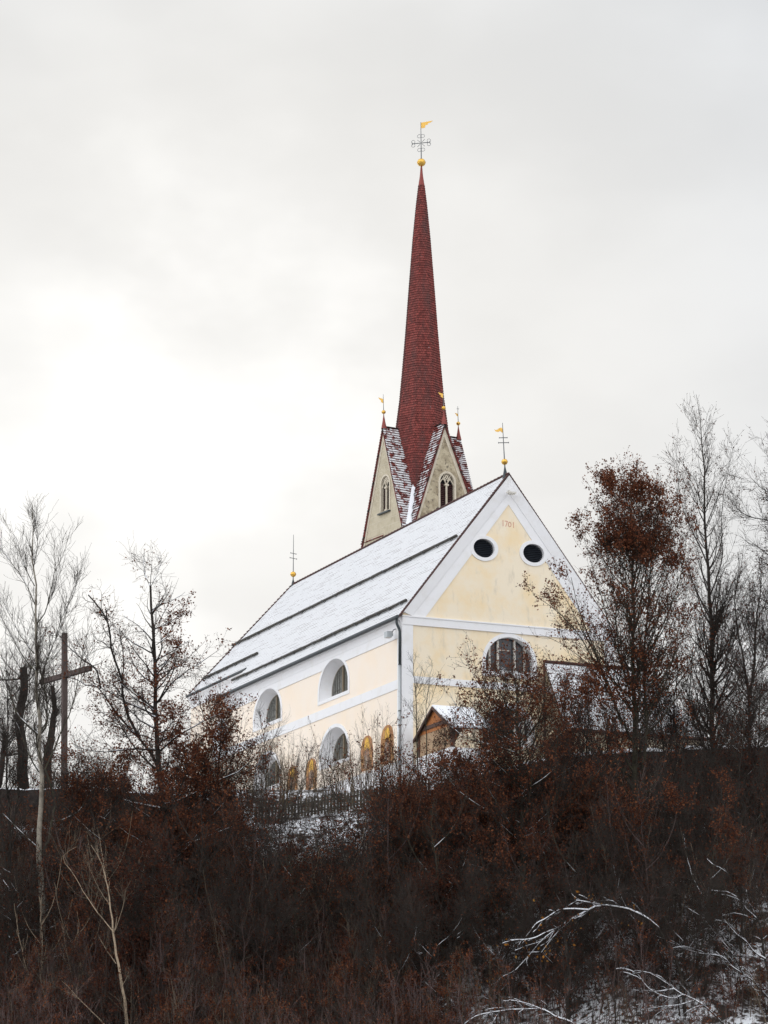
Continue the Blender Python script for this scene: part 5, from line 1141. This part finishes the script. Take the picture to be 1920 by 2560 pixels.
# ------------------------------------------------------------------ saplings and whips along the bank below the church
def whip_bush(name, label, px, d, n, h, seed, leaf=0, bark='twig_tan', spread=.9, lean=0.0, group=None, rad=.016, lm='leaf_dark'):
    r = np.random.default_rng(seed); foot = at(*px, d); gz = float(terr(foot[0], foot[1])); org = np.array([foot[0], foot[1], gz])
    hh = h + (foot[2] - gz) * 0
    nn = 9; P = np.empty((n, nn, 3)); st = np.c_[r.normal(size=n) * spread * .35, r.normal(size=n) * .3, np.full(n, -.1)]; dirn = nrm(np.c_[r.normal(size=n) * .16 + lean, r.normal(size=n) * .14, np.ones(n)])
    le = hh * (.5 + .55 * r.random(n)); P[:, 0] = st; dcur = dirn
    for s in range(1, nn):
        dcur = nrm(dcur + r.normal(size=(n, 3)) * .06 + UPV * .05); P[:, s] = P[:, s - 1] + dcur * (le / (nn - 1))[:, None]
    rad0 = rad * (.7 + .6 * r.random(n)); Rr = rad0[:, None] * np.linspace(1, .25, nn)[None]
    P2, R2, _ = spawn(r, P, Rr, n * 9, .25, 1, (15, 45), lambda t, l, q: .26 * l * (1.1 - t) * (.5 + q.random(len(t))) + .18, .16, n=6, wig=.1, rr=.6, rtip=.0035)
    P3, R3, _ = spawn(r, P2, R2, n * 14, .2, 1, (20, 50), lambda t, l, q: .5 * l * (.5 + q.random(len(t))) + .08, .1, n=4, wig=.15, rr=.7, rtip=.003)
    t = thing(name, label, 'shrub', tuple(org), 0, group)
    V, Fq = tube_arr(P, Rr, 5); mesh_np('stems', V, [Fq], M[bark], t)
    V, Fs = joinm([tube_arr(P2, R2, 4), tube_arr(P3, R3, 3)]); mesh_np('twigs', V, Fs, M[bark], t)
    if leaf: V, Fq = leaves(r, P3, leaf, .085, .05); mesh_np('foliage', V, [Fq], M[lm], t)
    return t
wl_ = [('whippy bare shrub under the left end of the long church wall', 560, 150.5, 16, 4.2, 40), ('whippy bare shrub before the far lower window of the long wall', 640, 150.2, 13, 4.0, 10), ('bare twiggy shrub below the pair of farther wall paintings', 715, 150.0, 16, 4.6, 0), ('sparse tall shoots right of the farther wall paintings', 765, 149.6, 9, 4.4, 12),
       ('whippy shrub with few brown leaves before the near lower window', 838, 149.8, 14, 4.6, 90), ('bare shoots just left of the two nearer wall paintings', 884, 149.4, 10, 4.2, 40), ('tall thin shoots before the two nearer wall paintings', 925, 150.0, 13, 5.2, 40), ('tall bare shoots at the nearer wall painting beside the downpipe', 962, 150.2, 11, 5.0, 30),
       ('bare shrub at the foot of the church corner', 1005, 149.2, 14, 3.4, 60), ('dense brushy shrub at the far left foot of the long wall', 505, 149.5, 18, 4.6, 420)]
for i, (lb, px, dd, n, h, lf) in enumerate(wl_): whip_bush('whip_shrub', lb, (px, 2010), dd, n, h, 900 + i, lf, 'twig_tan' if i % 3 else 'twig_pale', group='bare shrubs along the church bank')
for i in range(10):
    px = 520 + i * 50 + (i * 37 % 17); whip_bush('whip_shrub', 'thin bare shoots massed along the bank by the picket fence', (px, 2000), 149.0 + (i * 29 % 23) * .1, 12, 2.8 + (i * 13 % 10) * .14, 970 + i, 20 if i % 3 == 0 else 0, ('twig', 'twig_tan', 'twig_pale')[i % 3], 1.5, group='bare shoots along the fence')
def sap(label, stems, depth, seed, leaf=0, r0=.045, limbs=None):
    build_tree('young_tree', label, 'tree', dict(depth=depth, H=6, bark='bark_green', twig='twig', snow=0, stems=[(s, r0 if i == 0 else r0 * .8, .006) for i, s in enumerate(stems)], limbs=limbs or [([s[len(s) // 2], (s[len(s) // 2][0] + 14, s[len(s) // 2][1] - 30), (s[len(s) // 2][0] + 26, s[len(s) // 2][1] - 70)], .016, .004) for s in stems],
        n1=22, t0=.3, a1=(22, 45), L1=1.3, up1=.12, n2=110, L2=.4, n3=330, rt=.003, leaf=leaf, ls=.08, lm='leaf_dark'), seed)
sap('bare young tree in front of the church corner pilaster', [Z(z3, (250, 2300), (240, 2140), (232, 1900), (228, 1700), (215, 1550), (207, 1400)), Z(z3, (300, 2200), (305, 2000), (300, 1800), (320, 1600), (350, 1450))], 148.0, 841, 0, .04)
sap('bare young tree with two forks below the far upper window', [Z(z4, (530, 2050), (530, 1800), (525, 1650), (510, 1540), (500, 1500), (482, 1365))], 149.0, 842, 0, .035, [(Z(z4, (535, 1660), (565, 1590), (600, 1530), (632, 1440)), .018, .004)])
sap('leafy young tree beside the timber shelter', [Z(z3, (420, 2330), (400, 2200), (430, 2060), (470, 1950), (500, 1850))], 146.5, 843, 700, .04)
for i, (lb, px, py, dd, lf) in enumerate((('twiggy shrub behind the left wall, right of the wooden cross', 250, 1985, 151, 0), ('brown-leaved shrub on the left terrace, between the cross and the dark trunk', 310, 1985, 150, 300), ('twiggy shrub at the left end of the left-hand wall', 40, 1980, 151, 60), ('shrub behind the left wall under the pale-barked tree', 130, 1985, 152, 0))):
    whip_bush('whip_shrub', lb, (px, py), dd, 20, 3.6, 930 + i, lf, 'twig', 1.6, group='shrubs behind the left wall')
for i, (lb, px, dd, lf) in enumerate((('twiggy shrub behind the right-hand wall, below the snowy annex roof', 1500, 149.5, 120), ('bare shrub behind the right-hand wall, left of the tallest bare tree', 1680, 150, 60), ('bare shrub behind the right-hand wall, right of the tallest bare tree', 1830, 150, 60), ('bare shrub behind the wall at the right edge of the view', 1910, 150, 30), ('brushy shrub behind the right-hand wall, under the cap-leaved tree', 1600, 150, 80))):
    whip_bush('whip_shrub', lb, (px, 1880), dd, 34, 5.4, 950 + i, lf, 'twig', 2.2, group='shrubs behind the right wall')

# more individual trees standing on the slope
def slope_tree(name, label, foot, top, r0, seed, n1=46, L1=3.0, leaf=0, lm='leaf_rust', bark='bark_dk', lean=0, t0=.15, n3=3600, ang=(30, 62), up=.12, snow=0, lw=None, rt=.0036, stems2=0):
    q = np.random.default_rng(seed); dd = ground_depth(*foot); x0, y0 = foot; x1, y1 = top
    path = [(x0 + (x1 - x0) * f + q.normal() * 4, y0 + (y1 - y0) * f) for f in np.linspace(0, 1, 7)]; path[0] = foot
    st = [(path, r0, .007)]
    for k in range(stems2):
        f0 = .12 + .12 * k; sx = (1 if k % 2 else -1) * (35 + 30 * q.random()); bx, by = x0 + (x1 - x0) * f0, y0 + (y1 - y0) * f0
        st.append(([(bx, by), (bx + sx * .5, by + (y1 - by) * .3), (bx + sx * .9, by + (y1 - by) * .6), (bx + sx * 1.15, by + (y1 - by) * .9)], r0 * .6, .007))
    lim = []
    for k in range(4):
        f0 = .3 + .15 * k; sx = (1 if (k + seed) % 2 else -1) * (50 + 45 * q.random()); bx, by = x0 + (x1 - x0) * f0, y0 + (y1 - y0) * f0
        lim.append(([(bx, by), (bx + sx * .45, by - 40), (bx + sx * .8, by - 100), (bx + sx, by - 170)], r0 * .4, .006))
    return build_tree(name, label, 'tree', dict(depth=dd, H=10, bark=bark, twig='twig', snow=snow, stems=st, limbs=lim, n1=n1, t0=t0, t1=.99, a1=ang, L1=L1, up1=up, n2=int(n3 * .2), L2=.4, up2=.1, n3=n3, L3=.5, rt=rt, leaf=leaf, ls=.098, lm=lm, lw=lw), seed)
lwD = clump(1.3, .36, 33)
LW = lambda c, o, r: .12 + lwD(c)
slope_tree('beech_tree', 'bushy russet tree filling the gap between the church corner and the timber shelter', (1010, 2330), (1030, 1965), .08, 851, 56, 3.2, 10000, lw=LW)
slope_tree('beech_tree', 'wide low russet tree left of the russet tree before the church front', (1150, 2380), (1135, 1890), .10, 852, 70, 3.8, 13000, lw=LW)
slope_tree('beech_tree', 'russet tree standing in the brush right of the middle, below the snowy annex', (1480, 2330), (1465, 1690), .09, 853, 70, 3.4, 11000, lw=LW)
slope_tree('alder_tree', 'bare many-stemmed tree between the cap-leaved tree and the tallest bare tree', (1690, 2180), (1690, 1560), .08, 854, 70, 2.8, 1600, 'leaf_dark', n3=3000, rt=.0048, stems2=3)
slope_tree('alder_tree', 'bare tree close to the right edge, below the spreading boughs', (1885, 2240), (1905, 1620), .08, 855, 66, 2.8, 1400, 'leaf_dark', n3=3000, rt=.0048, stems2=2)
slope_tree('hazel_tree', 'dark twiggy tree in front of the right-hand wall, right of the tallest bare tree', (1800, 2300), (1830, 1840), .06, 856, 60, 2.4, 600, 'leaf_dark', n3=3000, rt=.0048, stems2=3)
slope_tree('hazel_tree', 'dark twiggy tree in front of the right-hand wall, left of the tallest bare tree', (1700, 2330), (1705, 1880), .06, 857, 60, 2.4, 900, 'leaf_dark', n3=3000, rt=.0048, stems2=3)
slope_tree('beech_tree', 'small brown-leaved tree on the left slope between the pale tree and the dark trunk', (255, 2400), (262, 1930), .07, 858, 56, 2.8, 8500, lw=LW, snow=1)
slope_tree('beech_tree', 'small brown-leaved tree at the foot of the far end of the church', (556, 2300), (548, 1715), .08, 859, 80, 3.8, 9500, lw=LW)
slope_tree('hazel_tree', 'grey bare sapling cluster below the picket fence', (700, 2330), (705, 1960), .045, 860, 44, 1.8, 60, 'leaf_dark', n3=1200, stems2=4)
slope_tree('hazel_tree', 'grey bare sapling cluster right of the leaning pale sapling', (880, 2360), (890, 2000), .05, 861, 36, 1.7, 500, n3=1300, stems2=4)
slope_tree('beech_tree', 'brown-leaved young tree at the lower left behind the forked tan birch', (330, 2540), (340, 2180), .06, 862, 50, 2.4, 6500, lm='leaf_dark', lw=LW)
slope_tree('hazel_tree', 'bare twiggy young tree at the left edge low in the thicket', (20, 2520), (30, 2130), .05, 863, 46, 2.2, 1200, 'leaf_dark', n3=2800, stems2=2, snow=1)
slope_tree('hazel_tree', 'straight-stemmed bare cluster in the bottom middle of the thicket', (640, 2560), (640, 2230), .045, 864, 46, 1.8, 900, 'leaf_dark', n3=2600, stems2=4)
for i, (fx, fy, tx, ty) in enumerate(((1500, 2540, 1490, 2280), (1590, 2500, 1600, 2250), (1400, 2560, 1395, 2330), (1700, 2540, 1710, 2290), (1830, 2500, 1825, 2260), (1240, 2560, 1235, 2330), (1090, 2560, 1095, 2300), (960, 2560, 950, 2270), (1330, 2480, 1340, 2260))):
    slope_tree('hazel_tree', 'slim dark sapling rising from the snowy lower right slope', (fx, fy), (tx, ty), .035, 870 + i, 30, 1.3, 160, 'leaf_dark', n3=1500, stems2=3, snow=1)['group'] = 'slim saplings on the lower slope'

rst = np.random.default_rng(616)
SPOTS = [(330, 2360), (480, 2440), (620, 2400), (760, 2470), (870, 2430), (960, 2390), (1080, 2450), (1210, 2420), (1330, 2400), (1440, 2440), (1540, 2420), (1640, 2390), (1730, 2440), (1850, 2380), (1560, 2300), (1850, 2200), (1470, 2240), (190, 2460), (1250, 2300), (1000, 2270)]
for i, (fx, fy) in enumerate(SPOTS):
    lf = int(rst.integers(1200, 3600)) if fx < 1500 or i % 2 else 500
    slope_tree('young_tree', 'tall thin-trunked young tree standing in the brush of the slope', (fx, fy + 40), (fx + rst.normal() * 30, fy - 330 - 130 * rst.random()), .045 + .025 * rst.random(), 1100 + i, 40, 2.2, lf, 'leaf_rust' if i % 3 else 'leaf_dark', ('bark_green', 'bark_dk', 'twig_grey')[i % 3], n3=900, rt=.0055, stems2=int(rst.integers(0, 2)), ang=(25, 55), t0=.25, lw=LW, snow=1 if i % 3 == 0 else 0)['group'] = 'thin-trunked young trees on the slope'
slope_tree('alder_tree', 'bare twiggy tree at the far left edge beside the pale-barked tree', (22, 2330), (18, 1560), .08, 890, 70, 2.8, 700, 'leaf_dark', n3=2600, stems2=2, ang=(22, 50))
slope_tree('beech_tree', 'low brown-leaved tree below the wooden cross, left of the dark trunk', (170, 2330), (190, 1900), .06, 891, 56, 2.8, 6500, lw=LW)
rsl = np.random.default_rng(515)
for i in range(44):
    fx = 60 + 1830 * ((i * 0.618034 + .13) % 1); fy = 2230 + 330 * rsl.random()
    slope_tree('hazel_tree', 'slim upright bare sapling among the brush of the slope', (fx, fy), (fx + rsl.normal() * 22, fy - 190 - 150 * rsl.random()), .026 + .016 * rsl.random(), 1000 + i, 24, 1.3, int(rsl.integers(0, 350)), 'leaf_rust' if fx < 1400 else 'leaf_dark', ('bark_birch', 'bark_green', 'twig_grey', 'twig_pale')[i % 4], n3=420, rt=.0055, stems2=int(rsl.integers(0, 3)), ang=(22, 48))['group'] = 'slim saplings in the brush'

# ------------------------------------------------------------------ the thicket on the slope: uncountable brush, scattered with geometry nodes
def brush_mesh(name, seed, h, nst, leaf, bark, lm, ls=.085, spread=1.3, fan=.10, n2=6, n3=8):
    r = np.random.default_rng(seed); nn = 7
    P = np.empty((nst, nn, 3)); P[:, 0] = np.c_[r.uniform(-spread, spread, nst), r.uniform(-spread, spread, nst), np.full(nst, -.4)]
    dcur = nrm(np.c_[r.normal(size=nst) * fan, r.normal(size=nst) * fan, np.ones(nst)]); le = h * (.35 + .75 * r.random(nst))
    for s in range(1, nn):
        dcur = nrm(dcur + r.normal(size=(nst, 3)) * .06 + UPV * .05); P[:, s] = P[:, s - 1] + dcur * (le / (nn - 1))[:, None]
    Rr = (.013 + .024 * r.random(nst) ** 2)[:, None] * np.linspace(1, .3, nn)[None]
    P2, R2, _ = spawn(r, P, Rr, nst * n2, .2, 1, (20, 50), lambda t, l, q: np.minimum(.28 * l * (1.15 - .7 * t), 1.1) * (.5 + q.random(len(t))) + .2, .10, n=5, wig=.10, rr=.65, rtip=.005)
    P3, R3, _ = spawn(r, P2, R2, nst * n3, .2, 1, (25, 60), lambda t, l, q: .5 * l * (.5 + q.random(len(t))) + .1, .06, n=4, wig=.16, rr=.7, rtip=.0050)
    V, Fs = joinm([tube_arr(P, Rr, 4), tube_arr(P2, R2, 3), tube_arr(P3, R3, 3)]); nb = sum(len(f) for f in Fs)
    mi = [0] * nb
    if leaf:
        kl = clump(1.6, .35, seed); V2, F2 = leaves(r, P3, leaf, ls, .07, weight=lambda c: .15 + kl(c)); Fs = Fs + [F2 + len(V)]; V = np.concatenate([V, V2]); mi += [1] * len(F2)
    return mesh_np(name, V, Fs, [M[bark], M[lm]], None, mi, link=False)
def scatter(name, label, pts, scl, sources, seed):
    col = bpy.data.collections.new(name + '_kinds')
    for o in sources: col.objects.link(o)
    me = bpy.data.meshes.new(name); me.vertices.add(len(pts)); me.vertices.foreach_set('co', np.asarray(pts, np.float32).ravel())
    at_ = me.attributes.new('sc', 'FLOAT', 'POINT'); at_.data.foreach_set('value', np.asarray(scl, np.float32)); me.update()
    ob = bpy.data.objects.new(name, me); COL.objects.link(ob); tag(ob, label, 'undergrowth', None, 'stuff')
    ng = bpy.data.node_groups.new(name, 'GeometryNodeTree'); ng.interface.new_socket('Geometry', in_out='INPUT', socket_type='NodeSocketGeometry'); ng.interface.new_socket('Geometry', in_out='OUTPUT', socket_type='NodeSocketGeometry')
    n_ = ng.nodes.new; gi = n_('NodeGroupInput'); go_ = n_('NodeGroupOutput'); ip = n_('GeometryNodeInstanceOnPoints'); ci = n_('GeometryNodeCollectionInfo'); rv = n_('FunctionNodeRandomValue'); na = n_('GeometryNodeInputNamedAttribute')
    ci.inputs['Collection'].default_value = col; ci.inputs['Separate Children'].default_value = True; ci.inputs['Reset Children'].default_value = True
    rv.data_type = 'FLOAT_VECTOR'; rv.inputs['Min'].default_value = (-.12, -.12, 0); rv.inputs['Max'].default_value = (.12, .12, 6.283); rv.inputs['Seed'].default_value = seed
    na.data_type = 'FLOAT'; na.inputs['Name'].default_value = 'sc'
    ip.inputs['Pick Instance'].default_value = True; ri = n_('FunctionNodeRandomValue'); ri.data_type = 'INT'; ri.inputs['Min'].default_value = 0; ri.inputs['Max'].default_value = len(sources) - 1; ri.inputs['Seed'].default_value = seed + 5
    l_ = ng.links.new
    l_(gi.outputs[0], ip.inputs['Points']); l_(ci.outputs[0], ip.inputs['Instance']); l_(rv.outputs[0], ip.inputs['Rotation']); l_(na.outputs[0], ip.inputs['Scale']); l_([o for o in ri.outputs if o.type == 'INT'][0], ip.inputs['Instance Index']); l_(ip.outputs[0], go_.inputs[0])
    md = ob.modifiers.new('scatter', 'NODES'); md.node_group = ng
    return ob
leafy = [brush_mesh('leafy_brush', 40 + i, 2.7 + .4 * i, 13, 900, ('twig', 'twig_grey', 'twig', 'twig_pale')[i % 4], 'leaf_rust' if i % 2 else 'leaf_dark', .092) for i in range(6)]
bare = [brush_mesh('bare_brush', 50 + i, 3.0 + .5 * i, 15, 30, ('twig', 'twig_grey', 'twig_grey', 'twig_pale', 'twig')[i % 5], 'leaf_dark', n2=6, n3=7) for i in range(6)]
thin = [brush_mesh('thin_brush', 60 + i, 3.2 + .4 * i, 10, 230, ('twig_pale', 'twig', 'twig', 'twig_grey')[i], 'leaf_rust', n2=5, n3=7, fan=.08) for i in range(4)]
rs = np.random.default_rng(77)
n = 2700; cx = rs.uniform(-24, 24, n); cy = rs.uniform(119.5, 149.5, n); cz = terr(cx, cy)
Pw = np.stack([cx, cy, cz], 1); dpp = Pw @ CF; ppx = 960 + F_PX * (Pw @ CR) / dpp; ppy = 1280 - F_PX * (Pw @ CU) / dpp
fld = np.sin(cx * .9 + 1.3) * np.sin(cy * .8 + .4) + .6 * np.sin(cx * 2.1 + cy * 1.1)
kind = np.zeros(n, int)             # 1 leafy, 2 bare, 3 thin
right_bare = (ppx > 1540) & (ppy < 2260); low_right = (ppx > 1180) & (ppy >= 2260); centre = (ppx > 600) & (ppx < 900) & (ppy < 2230); top = ppy < 2030
kind[:] = np.where(rs.random(n) < .72, 1, 2)
kind[right_bare] = np.where(rs.random(right_bare.sum()) < .5, 2, 1); kind[low_right] = np.where(rs.random(low_right.sum()) < .9, 3, np.where(rs.random(low_right.sum()) < .5, 2, 1)); kind[centre] = np.where(rs.random(centre.sum()) < .7, 3, 2)
keep = np.ones(n, bool); keep[low_right] = rs.random(low_right.sum()) < .30; keep[centre] = rs.random(centre.sum()) < .30
for tx, ty in TRUNKS[:14]:
    keep &= ~((np.abs(cx - tx) < .9) & (cy < ty + .4) & (cy > ty - 3.2) & (rs.random(n) < .8))
keep &= ~((ppx > 1180) & (cy < 122.5)); keep &= ~((cy > 144.5) & (ppx > 560) & (ppx < 1120)); keep &= cy < 146.3
sc = .55 + .5 * rs.random(n); sc = np.where(cy > 142, sc * .75, sc); sc = np.where(centre & (cy > 139), sc * .55, sc)
for k, nm, lb, src in ((1, 'leafy_thicket', 'brown-leaved brush covering the slope below the church', leafy), (2, 'bare_thicket', 'bare purplish twiggy brush covering the slope', bare), (3, 'thin_thicket', 'thin bare stems rising from the snowy parts of the slope', thin)):
    m_ = keep & (kind == k); scatter(nm, lb, Pw[m_] - (0, 0, .05), sc[m_], src, k * 13)
